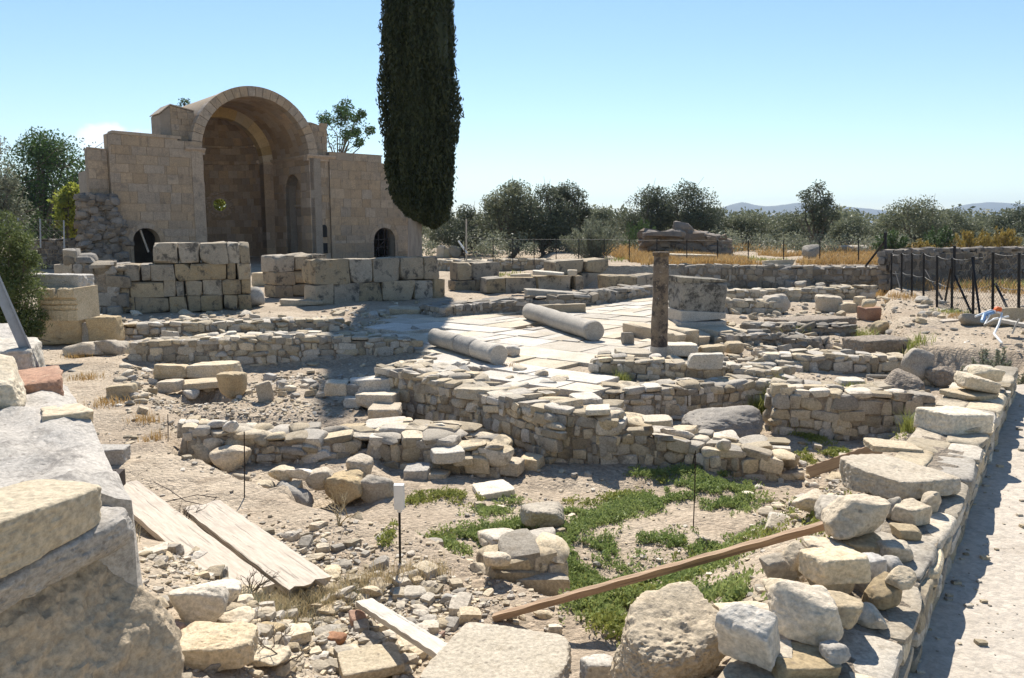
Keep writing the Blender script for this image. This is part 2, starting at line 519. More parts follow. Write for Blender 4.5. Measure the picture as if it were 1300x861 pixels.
M['black'] = plain_mat('black_iron_and_niche_shade', (.018, .017, .018), .55, .3)
M['rust'] = plain_mat('rusty_iron', (.045, .032, .025), .8, .2)
M['steel'] = plain_mat('grey_steel', (.26, .29, .34), .45, .7, var=.1)
M['wire'] = plain_mat('fence_wire', (.06, .06, .058), .6, .4)
M['white_p'] = plain_mat('white_plastic', (.75, .75, .73), .5, var=.05)
M['blue_p'] = plain_mat('blue_plastic', (.20, .34, .55), .5)
M['orange_p'] = plain_mat('orange_plastic', (.80, .16, .03), .5)
M['bark'] = plain_mat('tree_bark', (.16, .13, .10), .95, scale=6, stretch=(1, 1, .25), bump=.8)
M['bark_c'] = plain_mat('cypress_bark', (.27, .24, .21), .95, scale=7, stretch=(1, 1, .15), bump=.8)
M['olive'] = leaf_mat('olive_leaf', (.21, .22, .13), (.12, .135, .08), .3)
M['olive_d'] = leaf_mat('dark_olive_leaf', (.135, .15, .095), (.07, .084, .052), .28)
M['olive_s'] = leaf_mat('silver_leaf', (.23, .24, .165), (.14, .155, .10), .3)
M['pine'] = leaf_mat('deep_green_leaf', (.085, .14, .04), (.04, .075, .022), .35)
M['lemon'] = leaf_mat('yellow_green_leaf', (.36, .36, .06), (.20, .25, .05), .5)
M['broom'] = leaf_mat('broom_green_leaf', (.09, .14, .045), (.055, .095, .03), .3)
M['shrub'] = leaf_mat('olive_shrub_leaf', (.15, .18, .06), (.085, .11, .04), .35)
M['gold'] = leaf_mat('golden_leaf', (.34, .24, .05), (.22, .17, .05), .35)
M['cypress'] = leaf_mat('cypress_leaf', (.055, .066, .026), (.022, .030, .013), .2)
M['mat'] = leaf_mat('fleshy_green_leaf', (.32, .36, .13), (.18, .25, .075), .35)
M['mat_y'] = leaf_mat('yellowing_leaf', (.33, .33, .09), (.20, .24, .06), .3)
M['straw'] = leaf_mat('dry_straw', (.50, .34, .14), (.36, .22, .08), .3)
M['straw_p'] = leaf_mat('pale_straw', (.52, .43, .26), (.40, .31, .16), .3)
M['hill'] = ground_mat('hill_scrub', (.13, .13, .09), (.17, .15, .11), (.10, .105, .07))
M['pitted'] = stone_mat('pitted_stone', (.52, .46, .38), (.44, .39, .32), (.36, .31, .25), lichen=.55, lthr=.53, bump=.45, scale=1.5, bd=.010)
M['tan'] = stone_mat('tan_block_stone', (.60, .48, .33), (.54, .43, .30), (.47, .35, .21), lichen=.6, lthr=.54, bump=.5)
M['earthm'] = ground_mat('packed_earth', (.36, .30, .235), (.28, .23, .18), (.40, .34, .27), bump=.9)
# ------------------------------------------------------------------ the ground
q1, q2 = P(1155, 861, 0), P(1280, 523, 0)
U1 = (q2 - q1)[:2]; U1 /= np.linalg.norm(U1)
N1 = np.array([-U1[1], U1[0]])                     # towards the excavation
A1 = q1[:2]
A2 = np.array([-.90, 1.95]); U2 = np.array([-.573, .819]); N2 = np.array([.819, .573])

def sd_poly(X, Y, poly):
    poly = np.array(poly)
    d = np.full(X.shape, 1e9); ins = np.zeros(X.shape, bool)
    for i in range(len(poly)):
        a, b = poly[i], poly[(i + 1) % len(poly)]
        e = b - a
        wx, wy = X - a[0], Y - a[1]
        t = np.clip((wx * e[0] + wy * e[1]) / (e @ e), 0, 1)
        d = np.minimum(d, np.hypot(wx - e[0] * t, wy - e[1] * t))
        c = ((a[1] > Y) != (b[1] > Y)) & (X < (b[0] - a[0]) * (Y - a[1]) / (b[1] - a[1] + 1e-12) + a[0])
        ins ^= c
    return np.where(ins, d, -d)
def zone(px, z): return [XY(a, b, z) for a, b in px]
PAVE = zone([(476, 414), (560, 391), (660, 383), (765, 377), (838, 370), (862, 412), (868, 440), (835, 462), (760, 470), (770, 505), (640, 484), (560, 458), (505, 436)], -.85)
ZN = [
    (zone([(165, 468), (330, 464), (520, 462), (520, 545), (330, 560), (205, 545), (195, 500)], -1.12), -1.12, .35),
    (zone([(480, 500), (560, 500), (640, 520), (860, 520), (960, 505), (1000, 548), (1160, 553), (1120, 590), (1060, 640), (1010, 700), (900, 800), (700, 800), (560, 730), (430, 690), (385, 665), (470, 600), (500, 560)], -1.35), -1.35, .3),
    (zone([(228, 532), (470, 542), (485, 600), (400, 615), (345, 642), (300, 622), (228, 600)], -1.2), -1.22, .15),
    (zone([(350, 640), (395, 612), (480, 640), (470, 655), (385, 668)], -1.4), -1.42, .12),
    (zone([(228, 514), (264, 505), (300, 512), (292, 526), (236, 530)], -1.3), -1.36, .06),
    (PAVE, -.91, .15),
    (zone([(1120, 372), (1140, 362), (1500, 350), (1700, 470), (1335, 480), (1300, 452), (1236, 446), (1160, 440), (1132, 410)], -.5), -.5, .18),
]
def hgt(X, Y):
    X = np.asarray(X, float); Y = np.asarray(Y, float)
    h = np.full(X.shape, -.93)
    for poly, z, wd in ZN:
        t = sstep(-wd, wd, sd_poly(X, Y, poly))
        h = h * (1 - t) + z * t
    d1 = (X - A1[0]) * N1[0] + (Y - A1[1]) * N1[1]
    d2 = (X - A2[0]) * N2[0] + (Y - A2[1]) * N2[1]
    b1 = -.25 + (-1.35 + .25) * sstep(.3, 2.9, d1)
    b2 = -.30 + (-1.35 + .30) * sstep(.2, 2.1, d2)
    kb = sstep(4.9, 4.2, Y)
    b1 = b1 * (1 - kb) + (.0 + (-1.35 - .0) * sstep(.35, 2.6, d1)) * kb
    k = sstep(6.8, 4.6, Y)
    h = np.where(Y < 8.0, np.maximum(h, b1 * sstep(8, 6.3, Y) + -9 * (1 - sstep(8, 6.3, Y))), h)
    h = h * (1 - k) + np.maximum(h, b2) * k
    k3 = sstep(5.2, 3.6, Y)
    h = h * (1 - k3) + np.maximum(h, -.78) * k3
    # far terraces
    t = sstep(35.3, 36.0, Y) * sstep(1.5, 3.0, X)
    h = h * (1 - t) + .02 * t
    t = sstep(36, 80, Y) * (1 - sstep(1.5, 3.0, X))
    h = h + .9 * t
    nz = np.stack([X, Y, 0 * X], -1)
    am = .5 + .5 * sstep(2, 5, Y)
    pit = sstep(-.05, .25, sd_poly(X, Y, PAVE))
    h = h + (fbm(nz * .8, 3, 3) * .055 + fbm(nz * 3.1, 3, 7) * .022 + np.clip(fbm(nz * 9, 2, 9), -.2, 1) * .010) * am * (1 - .9 * pit)
    # the path by the walls
    path = np.maximum(sstep(.30, .16, d1), sstep(.05, -.1, d2))
    path = path * sstep(7.6, 7.1, Y - .25 * X)
    h = h * (1 - path) + (fbm(nz * 2.5, 3, 31) * .006) * path
    # low hills' skirt
    return h
def hz(x, y): return float(hgt(np.array([x]), np.array([y]))[0])
_T = np.concatenate([np.geomspace(1.6, 200, 2600)])
def G(px, py):
    d = ray(px, py)
    Y = _T
    X = d[0] / d[1] * Y
    z = EYE + d[2] / d[1] * Y
    below = np.nonzero(z < hgt(X, Y))[0]
    i = below[0] if len(below) else len(Y) - 1
    return np.array([X[i], Y[i], hgt(X[i:i + 1], Y[i:i + 1])[0]])

def grid_ground():
    def sp(*seg): return np.unique(np.round(np.concatenate(seg), 4))
    xs = sp(-np.geomspace(70, 6000, 26), np.arange(-70, -14, 1.2), np.arange(-14, -5.5, .16), np.arange(-5.5, 6.5, .055), np.arange(6.5, 16, .16), np.arange(16, 70, 1.2), np.geomspace(70, 6000, 26))
    ys = sp(np.array([-60., -30, -15, -8, -4, -2, -1, 0, .5, 1]), np.arange(1.2, 13.5, .055), np.arange(13.5, 24, .11), np.arange(24, 50, .4), np.geomspace(50, 7000, 60))
    X, Y = np.meshgrid(xs, ys)
    Z = hgt(X, Y)
    nx, ny = len(xs), len(ys)
    i = np.arange(ny - 1)[:, None] * nx + np.arange(nx - 1)[None, :]
    F = np.stack([i, i + 1, i + nx + 1, i + nx], -1).reshape(-1, 4)
    cx, cy = X.ravel()[F].mean(1), Y.ravel()[F].mean(1)
    d1 = (cx - A1[0]) * N1[0] + (cy - A1[1]) * N1[1]
    d2 = (cx - A2[0]) * N2[0] + (cy - A2[1]) * N2[1]
    onpath = ((d1 < .2) | (d2 < 0)) & (cy - .25 * cx < 7.35)
    mb = MB()
    V = np.stack([X, Y, Z], -1).reshape(-1, 3)
    mb.v = [V]; mb.n = len(V)
    mb.f = [(F[~onpath], 0), (F[onpath], 1)]
    o = mb.build('ground', [M['earth'], M['dust']], smooth=True)
    tag(o, 'dry dusty earth of the excavation and the pale path beside it', kind='structure')
grid_ground()

# paving slabs of the court
def in_poly(p, poly): return bool(sd_poly(np.array([p[0]]), np.array([p[1]]), poly)[0] > 0)
def paving():
    mb = MB(); rs = np.random.RandomState(4)
    a = R(-38); ca, sa = math.cos(a), math.sin(a)
    rows = []
    v = -4.0
    fr = lambda u, d, v: (ca * u - sa * v, 15 + sa * u + ca * v, d)
    c0 = np.array([.5, 15.0])
    while v < 16:
        hgt_ = rs.uniform(.7, 1.25)
        u = -14 + rs.uniform(0, .8)
        while u < 16:
            ln = rs.uniform(.7, 1.7)
            j = rs.normal(0, .035, (4, 2))
            g = .018
            q = [(u + g, v + g), (u + ln - g, v + g), (u + ln - g, v + hgt_ - g), (u + g, v + hgt_ - g)]
            q = [(x + jj[0] * .6, y + jj[1] * .6) for (x, y), jj in zip(q, j)]
            parts = [q]
            if rs.rand() < .3:
                t = rs.uniform(.35, .65); t2 = t + rs.uniform(-.15, .15)
                L = lambda A, B, s: (A[0] + (B[0] - A[0]) * s, A[1] + (B[1] - A[1]) * s)
                parts = [[q[0], L(q[0], q[1], t - .01), L(q[3], q[2], t2 - .01), q[3]], [L(q[0], q[1], t + .01), q[1], q[2], L(q[3], q[2], t2 + .01)]]
            for pp in parts:
                cen = np.mean(pp, 0)
                wx = ca * cen[0] - sa * cen[1]; wy = 15 + sa * cen[0] + ca * cen[1]
                if in_poly((wx, wy), PAVE) and rs.rand() > .045:
                    z = -.85 + rs.normal(0, .006)
                    tl = rs.normal(0, .006, 2)
                    V = []
                    for zz, sh in ((z - .12, 1.0), (z - .012, 1.0), (z, .985)):
                        for x, y in pp:
                            x2, y2 = cen[0] + (x - cen[0]) * sh, cen[1] + (y - cen[1]) * sh
                            V.append((ca * x2 - sa * y2, 15 + sa * x2 + ca * y2, zz + tl[0] * (x - cen[0]) + tl[1] * (y - cen[1])))
                    F = [(8, 9, 10, 11)] + [(k + 4 * l, (k + 1) % 4 + 4 * l, (k + 1) % 4 + 4 + 4 * l, k + 4 + 4 * l) for l in (0, 1) for k in range(4)]
                    mb.add(V, F)
            u += ln
        v += hgt_
    o = mb.build('pavement', M['slab'])
    tag(o, 'sunlit pavement of large worn stone slabs in the court', kind='structure')
paving()

# the hills on the horizon
def hills():
    mb = MB()
    az = np.linspace(R(-50), R(50), 260)
    for (r, prof, dep, s) in ((5200, [(600, 290), (850, 283), (905, 274), (925, 266), (940, 263), (965, 268), (985, 266), (1010, 262), (1035, 266), (1060, 269), (1085, 270), (1110, 272), (1150, 276), (1185, 273), (1215, 267), (1250, 263), (1300, 266), (1360, 275), (1500, 285)], 900, 1),):
        rows = []
        k = 14
        V = []
        for a in az:
            px = 650 + F0 * math.tan(a)
            y = -5 + np.interp(px, [p[0] for p in prof], [p[1] for p in prof], left=291, right=288)
            top = (290 - y) / F0 * r * 1.0 + EYE
            for j in range(k):
                t = j / (k - 1)
                rr = r - 700 + t * dep
                hh = -12 + (top + 12) * math.sin(min(1, t * 1.25) * math.pi / 2) if t < .8 else -12 + (top + 12) * (1 - (t - .8) * 2)
                V.append((rr * math.tan(a), rr, hh))
        V = np.array(V)
        nz = fbm(V / 260.0, 4, 5)
        V[:, 2] += nz * 16 * np.clip(V[:, 2] / 60, 0, 1)
        F = [(i * k + j, (i + 1) * k + j, (i + 1) * k + j + 1, i * k + j + 1) for i in range(len(az) - 1) for j in range(k - 1)]
        mb.add(V, F)
    o = mb.build('hills', M['hill'], smooth=True)
    tag(o, 'blue distant hills along the horizon', kind='structure')
hills()

# ------------------------------------------------------------------ walls
def frame_along(a, b):
    u = np.array(b[:2]) - np.array(a[:2]); L = np.linalg.norm(u); u /= L
    nrm = np.array([u[1], -u[0]])          # towards the camera for walls listed left to right
    return u, nrm, L
def rubble_wall(name, label, nodes, thick, mat='rubble', size=.2, n=4, seed=0, cap=True, cat='wall', back=True, gap=.0, irr=.35, capn=None, flat=1.0):
    """nodes: (x,y,zb,zt) along the foot of the face"""
    rs = np.random.RandomState(seed + 5)
    mb = MB()
    nodes = [np.array(q, float) for q in nodes]
    for si in range(len(nodes) - 1):
        a, b = nodes[si], nodes[si + 1]
        u, nrm, L = frame_along(a, b)
        yaw = math.atan2(u[1], u[0])
        # core
        m = max(2, int(L / .35))
        V, F = [], []
        for i in range(m + 1):
            t = i / m
            q = a + (b - a) * t
            for (off, z) in ((.03, q[2] - .25), (.03, q[3] - size * .3), (thick - .03, q[3] - size * .3), (thick - .03, q[2] - .25)):
                jz = rs.uniform(-.03, .03)
                V.append((q[0] - nrm[0] * off + rs.uniform(-.02, .02), q[1] - nrm[1] * off + rs.uniform(-.02, .02), z + jz))
        for i in range(m):
            for k in range(3): F.append((i * 4 + k, i * 4 + 4 + k, i * 4 + 5 + k, i * 4 + 1 + k))
        F += [(0, 1, 2, 3), tuple(m * 4 + k for k in (3, 2, 1, 0))]
        mb.add(V, F, 1)
        sides = [(0.0, 1)] + ([(thick, -1)] if back else [])
        for off, sg in sides:
            z = min(a[2], b[2]) - .05
            while True:
                ch = size * .72 * rs.uniform(.6, 1.5)
                if z > max(a[3], b[3]): break
                x = -size * rs.uniform(0, .8)
                while x < L + size * .2:
                    ln = size * rs.choice([.45, .7, 1.0, 1.3, 1.8]) * rs.uniform(.8, 1.2)
                    t = np.clip((x + ln / 2) / L, 0, 1)
                    q = a + (b - a) * t
                    zc = z + ch / 2 + rs.uniform(-.12, .12) * ch
                    if zc > q[2] - .12 and zc + ch * .25 < q[3] + rs.uniform(-.03, .01) and rs.rand() > gap:
                        dp = rs.uniform(.7, 1.1) * size
                        pr = rs.uniform(-.01, .035) * (size / .2)
                        oo = off + sg * (dp / 2 - pr)
                        c = (a[0] + u[0] * (x + ln / 2) - nrm[0] * oo, a[1] + u[1] * (x + ln / 2) - nrm[1] * oo, zc)
                        put(mb, rs, 'block' if rs.rand() > irr else 'boulder', n, c, (ln * 1.0, dp, ch * 1.02), yaw + rs.normal(0, .09), .10)
                    x += ln * .97
                z += ch * .95
        # ends
        for e, (q, sg) in enumerate(((a, -1), (b, 1))):
            if (e == 0 and si > 0) or (e == 1 and si < len(nodes) - 2): continue
            z = q[2] - .05
            while z < q[3] - size * .3:
                ch = size * .72 * rs.uniform(.7, 1.3); v = 0
                while v < thick - size * .3:
                    ln = size * rs.uniform(.7, 1.4)
                    c = (q[0] - nrm[0] * (v + ln / 2) - u[0] * sg * size * .3, q[1] - nrm[1] * (v + ln / 2) - u[1] * sg * size * .3, z + ch / 2)
                    put(mb, rs, 'block', n, c, (size * .9, ln, ch), yaw, .07)
                    v += ln
                z += ch
        if cap:
            x = 0
            ks = (capn or 1.25) * size
            while x < L:
                ln = ks * rs.uniform(.7, 1.5)
                v = 0
                while v < thick - .02:
                    wd = ks * rs.uniform(.7, 1.5)
                    t = np.clip((x + ln / 2) / L, 0, 1)
                    q = a + (b - a) * t
                    ch = size * rs.uniform(.35, .75) * flat
                    c = (a[0] + u[0] * (x + ln / 2) - nrm[0] * (v + wd / 2), a[1] + u[1] * (x + ln / 2) - nrm[1] * (v + wd / 2), q[3] - ch * .3 + rs.normal(0, .018))
                    if rs.rand() > gap * .7:
                        put(mb, rs, 'block' if rs.rand() > irr else 'boulder', n, c, (ln * .98, wd * .98, ch), yaw + rs.normal(0, .2), .08)
                    v += wd * .97
                x += ln * .9
    o = mb.build(name, [M[mat], M['mortar']], smooth=True, loc=tuple(nodes[0][:2]) + (nodes[0][2],))
    return tag(o, label, cat, kind='thing')
def wn(px, pyb, pyt, zb):
    """foot pixel, top pixel at the face, height of the foot"""
    p = P(px, pyb, zb)
    t = D(px, pyt, p[1])
    return (p[0], p[1], zb, t[2])

rubble_wall('rubble_wall', 'long diagonal rubble wall of small cream stones across the middle of the dig', [wn(478, 520, 466, -1.25), wn(545, 544, 481, -1.35), wn(600, 556, 500, -1.35), wn(690, 588, 518, -1.35), wn(760, 592, 530, -1.35), wn(834, 594, 556, -1.35), wn(908, 604, 573, -1.35), wn(985, 608, 578, -1.35)], .75, size=.19, n=5, seed=1, capn=1.5)
rubble_wall('rubble_wall', 'rubble wall with a tidy coursed face behind the dark concrete lump and weeds', [wn(985, 553, 492, -1.32), wn(1060, 556, 500, -1.32), wn(1167, 556, 503, -1.32)], .55, size=.2, n=5, seed=2, irr=.15)
rubble_wall('rubble_wall', 'low rubble wall under the slanting grey block, right of the paved court', [wn(756, 484, 457, -1.0), wn(830, 486, 460, -1.0), wn(925, 486, 466, -1.0), wn(985, 496, 474, -1.0)], .5, size=.17, n=4, seed=3)
rubble_wall('rubble_wall', 'rubble wall with flat dark capstones running in behind the long diagonal wall', [wn(735, 533, 500, -1.33), wn(850, 533, 494, -1.33), wn(945, 522, 487, -1.3), wn(990, 520, 484, -1.3)], .6, size=.17, n=4, seed=4, capn=1.5)
rubble_wall('rubble_wall', 'rubble wall in front of the bare earth yard, ending at the big standing stone', [wn(970, 474, 452, -.98), wn(1060, 478, 453, -.98), wn(1148, 478, 455, -.98)], .5, size=.2, n=4, seed=5)
rubble_wall('rubble_wall', 'long rubble retaining wall half in the cypress shadow', [wn(166, 466, 437, -1.12), wn(240, 468, 433, -1.14), wn(330, 466, 428, -1.14), wn(430, 464, 428, -1.14), wn(520, 460, 432, -1.12)], .7, size=.2, n=4, seed=6)
rubble_wall('rubble_wall', 'lowest rubble kerb wall just above the shadowed retaining wall', [wn(150, 432, 415, -.95), wn(240, 427, 410, -.93), wn(330, 424, 408, -.93), wn(425, 420, 406, -.93)], .6, size=.2, n=4, seed=7)
rubble_wall('rubble_wall', 'tumbled rubble wall stub with an iron stake in front, left of the pit', [wn(236, 588, 545, -1.15), wn(300, 588, 553, -1.2), wn(380, 590, 557, -1.25), wn(452, 583, 556, -1.25)], .5, size=.19, n=5, seed=8, irr=.5, capn=1.5)
rubble_wall('rubble_wall', 'short rubble wall of stacked cream stones stepping down beside the deep trench', [wn(470, 596, 560, -1.35), wn(540, 598, 556, -1.35), wn(618, 604, 575, -1.35)], .7, size=.22, n=5, seed=9, irr=.4, capn=1.4)
rubble_wall('rubble_wall', 'ragged broken rubble stub beside the slanting wooden beam', [wn(612, 778, 738, -1.25), wn(650, 784, 712, -1.3), wn(702, 772, 706, -1.3)], .5, size=.24, n=6, seed=10, irr=.5)
rubble_wall('rubble_wall', 'long low retaining wall under the rear fence with stones leaning on it', [wn(720, 358, 340, -.85), wn(860, 362, 337, -.85), wn(990, 365, 338, -.85), wn(1135, 368, 341, -.85)], .6, size=.3, n=3, seed=11, mat='rubble_g')
rubble_wall('rubble_wall', 'low rubble wall crossing behind the stepped pedestal', [wn(918, 385, 370, -.9), wn(1000, 383, 368, -.9), wn(1110, 380, 364, -.9)], .6, size=.25, n=3, seed=12)
rubble_wall('rubble_wall', 'lower rubble line with round stones directly right of the stepped pedestal', [wn(918, 397, 381, -.92), wn(985, 398, 383, -.92)], .5, size=.25, n=3, seed=13)
rubble_wall('rubble_wall', 'rubble ledge along the back edge of the paved court', [wn(560, 404, 391, -.88), wn(610, 400, 386, -.88), wn(665, 397, 381, -.88)], 1.0, size=.25, n=3, seed=14, mat='rubble_g', capn=1.6)
rubble_wall('rubble_wall', 'jumbled low rubble ledge between the rear blocks and the standing column', [wn(668, 390, 378, -.88), wn(740, 390, 376, -.88), wn(780, 385, 371, -.88), wn(838, 376, 364, -.88)], 1.0, size=.28, n=3, seed=15, mat='rubble_g', capn=1.6)
rubble_wall('rubble_wall', 'far rubble bank in front of the olive trees behind the rear blocks', [wn(545, 343, 331, -.75), wn(640, 343, 330, -.75), wn(740, 342, 330, -.75)], .8, size=.35, n=3, seed=16, mat='rubble')
rubble_wall('rubble_wall', 'long dark boundary wall behind the black wire fence', [wn(1142, 361, 319, -.35), wn(1200, 356, 317, -.35), wn(1300, 352, 315, -.35), wn(1500, 345, 313, -.35)], .8, size=.35, n=3, seed=17, mat='rubble_d')
rubble_wall('rubble_wall', 'dark dry stone wall under the left railing, beside the olive shrub', [wn(20, 345, 305, -.9), wn(97, 345, 304, -.9)], .8, size=.3, n=3, seed=18, mat='rubble_d')
rubble_wall('rubble_wall', 'low earthy rubble line curving through the right hand ruins', [wn(930, 443, 428, -.95), wn(985, 440, 424, -.95), wn(1030, 446, 432, -.95)], .5, size=.2, n=3, seed=19, mat='rubble_g', irr=.7)
rubble_wall('rubble_wall', 'shallow rubble line below the round earth platform in the right ruins', [wn(940, 424, 411, -.93), wn(1000, 428, 414, -.93), wn(1080, 428, 414, -.93)], .6, size=.2, n=3, seed=20, mat='rubble_g', irr=.7, gap=.15)

# the wall by the path: neat faced, flat on top
def path_wall():
    rs = np.random.RandomState(77)
    mb = MB()
    yaw = math.atan2(U1[1], U1[0])
    L0, L1 = -2.6, 6.35
    th = .46
    # core and flat mortar top
    m = 120
    V, F = [], []
    for i in range(m + 1):
        s = L0 + (L1 - L0) * i / m
        for off, z in ((.03, -1.0), (.03, .232), (.10, .245), (.24, .247), (.36, .243), (th - .03, .228), (th - .03, -1.0)):
            p = A1 + U1 * s + N1 * off
            V.append((p[0] + rs.normal(0, .004), p[1] + rs.normal(0, .004), z + (rs.normal(0, .006) if z > 0 else 0)))
    for i in range(m):
        for k in range(6): F.append((i * 7 + k, i * 7 + k + 1, i * 7 + 8 + k, i * 7 + 7 + k))
    F += [tuple(range(7)), tuple(m * 7 + k for k in range(6, -1, -1))]
    mb.add(V, F, 1)
    for off, sg, zb in ((0, 1, -.06), (th, -1, -.95)):
        z = zb
        while z < .2:
            ch = rs.uniform(.075, .12)
            if z + ch > .235: ch = .235 - z
            x = L0
            while x < L1:
                ln = rs.uniform(.14, .42)
                dp = rs.uniform(.12, .2)
                oo = off + sg * (dp / 2 - rs.uniform(-.006, .012))
                p = A1 + U1 * (x + ln / 2) + N1 * oo
                put(mb, rs, 'block', 7 if x < 3 else 5, (p[0], p[1], z + ch / 2), (ln * .99, dp, ch * 1.03), yaw, .025)
                x += ln
            z += ch
    # flat top stones
    x = L0
    while x < L1:
        ln = rs.uniform(.25, .6)
        v = .0
        while v < th - .02:
            wd = min(rs.uniform(.16, .34), th - v)
            if th - v - wd < .1: wd = th - v
            p = A1 + U1 * (x + ln / 2) + N1 * (v + wd / 2)
            put(mb, rs, 'block', 8, (p[0], p[1], .222 + rs.normal(0, .004)), (ln * 1.02, wd * 1.02, .06), yaw, .015)
            v += wd
        x += ln
    o = mb.build('path_wall', [M['rubble'], M['mortar']], smooth=True, loc=(A1[0], A1[1], 0))
    tag(o, 'straight low stone wall along the pale path, with loose rocks on top', 'wall', kind='thing')
path_wall()

# ashlar walls of big squared blocks
def ashlar(name, label, a, b, zb, courses, thick, mat='ashlar', n=7, seed=0, cat='wall', dirs=None):
    """a,b feet of the face (x,y); courses: (height, u0, u1, [relative lengths])"""
    rs = np.random.RandomState(seed)
    mb = MB()
    u, nrm, L = frame_along(a, b)
    yaw = math.atan2(u[1], u[0])
    z = zb
    for h, u0, u1, ln in courses:
        ln = np.array(ln, float); ln = ln / ln.sum() * (u1 - u0) * L
        x = u0 * L
        for l in ln:
            pr = rs.uniform(-.02, .02)
            off = thick / 2 - pr
            c = (a[0] + u[0] * (x + l / 2) - nrm[0] * off, a[1] + u[1] * (x + l / 2) - nrm[1] * off, z + h / 2)
            V, fs = rock((l * .985, thick * rs.uniform(.96, 1.02), h * .99), 'block', seed * 50 + rs.randint(9999), n, rough=.34, chips=2, sharp=60)
            Mx = np.array(Matrix.Rotation(yaw, 3, 'Z')) @ rot_small(rs, .008)
            mb.add(V @ Mx.T + np.array(c), fs)
            x += l
        z += h
    o = mb.build(name, M[mat], smooth=True, loc=(a[0], a[1], zb))
    return tag(o, label, cat, kind='thing')
def xy(px, py, z): return P(px, py, z)[:2]
ashlar('block_wall', 'tall stepped wall of big squared blocks in front of the left wing of the church', xy(100, 399, -.9), xy(320, 392, -.9), -.95,
       [(.52, 0, 1.0, [1, 1.2, .9, 2, 1, .8, 1.4, .9, .8]), (.50, .02, 1.0, [1.2, 1.4, 1.9, .7, .5, 1, 1.2, 1.1, .6]), (.52, .02, 1.0, [1.2, .9, .8, .5, 1.2, .8, 1.9, .5, .7]), (.66, .43, 1.0, [1.4, 1.2, 1.6, .7, .6])], 1.0, seed=3)
rubble_wall('rubble_wall', 'lumpy broken masonry lump on the left end of the stepped block wall', [wn(88, 400, 322, -.9) , wn(150, 398, 338, -.9)], .9, size=.42, n=4, seed=31, mat='rubble_g')
ashlar('block_wall', 'short three course block pier just behind the long two course block wall', xy(350, 379, -.9), xy(417, 374, -.9), -.92, [(.5, 0, 1, [1, 1.2, .9]), (.5, 0, 1, [1.1, 1, .8]), (.62, 0, 1, [1, 1, .6])], .9, seed=5)
ashlar('block_wall', 'long two course wall of squared blocks before the right wing of the church', xy(400, 388, -.9), xy(560, 377, -.9), -.95, [(.74, 0, 1.04, [.8, 1.1, 1.1, 1.6, .9, .7]), (.85, 0, 1.0, [1.6, 1.1, 1.4, 1.2, .9])], .95, seed=6)
ashlar('block_wall', 'square two block pier with a split, left of the low rear block wall', xy(578, 370, -.9), xy(634, 368, -.9), -.92, [(.45, 0, 1, [1, 1.2]), (.75, .05, 1, [.8, 1.4])], .9, seed=7)
ashlar('block_wall', 'low rear block wall with thin slabs lying on its top', xy(617, 372, -.9), xy(741, 368, -.9), -.92, [(.62, 0, 1, [.9, 1.5, 1.9, .4])], .8, seed=8)
ashlar('block_wall', 'tall square block pier at the end of the low rear block wall', xy(704, 367, -.9), xy(772, 363, -.9), -.92, [(.65, .1, 1, [1, 1.2]), (.6, 0, 1, [1.4, 1])], .9, seed=9)
ashlar('block_wall', 'pair of weathered low blocks behind the standing column', xy(772, 370, -.9), xy(835, 367, -.9), -.92, [(.66, 0, 1, [1.3, 1])], .8, seed=10)
# ------------------------------------------------------------------ the church
def clip_rect(poly, x0, x1, y0, y1):
    def half(p, ax, lim, keep_gt):
        out = []
        for i in range(len(p)):
            a, b = p[i], p[(i + 1) % len(p)]
            ia = (a[ax] >= lim) if keep_gt else (a[ax] <= lim)
            ib = (b[ax] >= lim) if keep_gt else (b[ax] <= lim)
            if ia: out.append(a)
            if ia != ib:
                t = (lim - a[ax]) / (b[ax] - a[ax])
                out.append((a[0] + (b[0] - a[0]) * t, a[1] + (b[1] - a[1]) * t))
        return out
    for ax, lim, g in ((0, x0, True), (0, x1, False), (1, y0, True), (1, y1, False)):
        poly = half(poly, ax, lim, g)
        if len(poly) < 3: return None
    ar = abs(sum(poly[i][0] * poly[(i + 1) % len(poly)][1] - poly[(i + 1) % len(poly)][0] * poly[i][1] for i in range(len(poly)))) / 2
    if ar < .012: return None
    q = [poly[0]]
    for p in poly[1:]:
        if math.hypot(p[0] - q[-1][0], p[1] - q[-1][1]) > 1e-4: q.append(p)
    return q if len(q) > 2 else None
def courses(mb, polys, fr, seed, ch=(.45, .7), ln=(.6, 1.5), proud=.02, depth=.25, gap=.007, mi=0, z0=None, worn=.014):
    rs = np.random.RandomState(seed)
    xs = [p[0] for q in polys for p in q]; zs = [p[1] for q in polys for p in q]
    z = min(zs) if z0 is None else z0
    while z < max(zs):
        h = rs.uniform(*ch)
        x = min(xs) - rs.uniform(0, .8)
        while x < max(xs):
            l = rs.uniform(*ln)
            pr = proud + rs.uniform(-worn, worn)
            for q in polys:
                c = clip_rect(q, x + gap, x + l - gap, z + gap, z + h - gap)
                if c: mb.prism(c, fr, -pr, depth, mi)
            x += l
        z += h
def arc(cx, cz, r, a0, a1, n): return [(cx + r * math.cos(a0 + (a1 - a0) * i / n), cz + r * math.sin(a0 + (a1 - a0) * i / n)) for i in range(n + 1)]
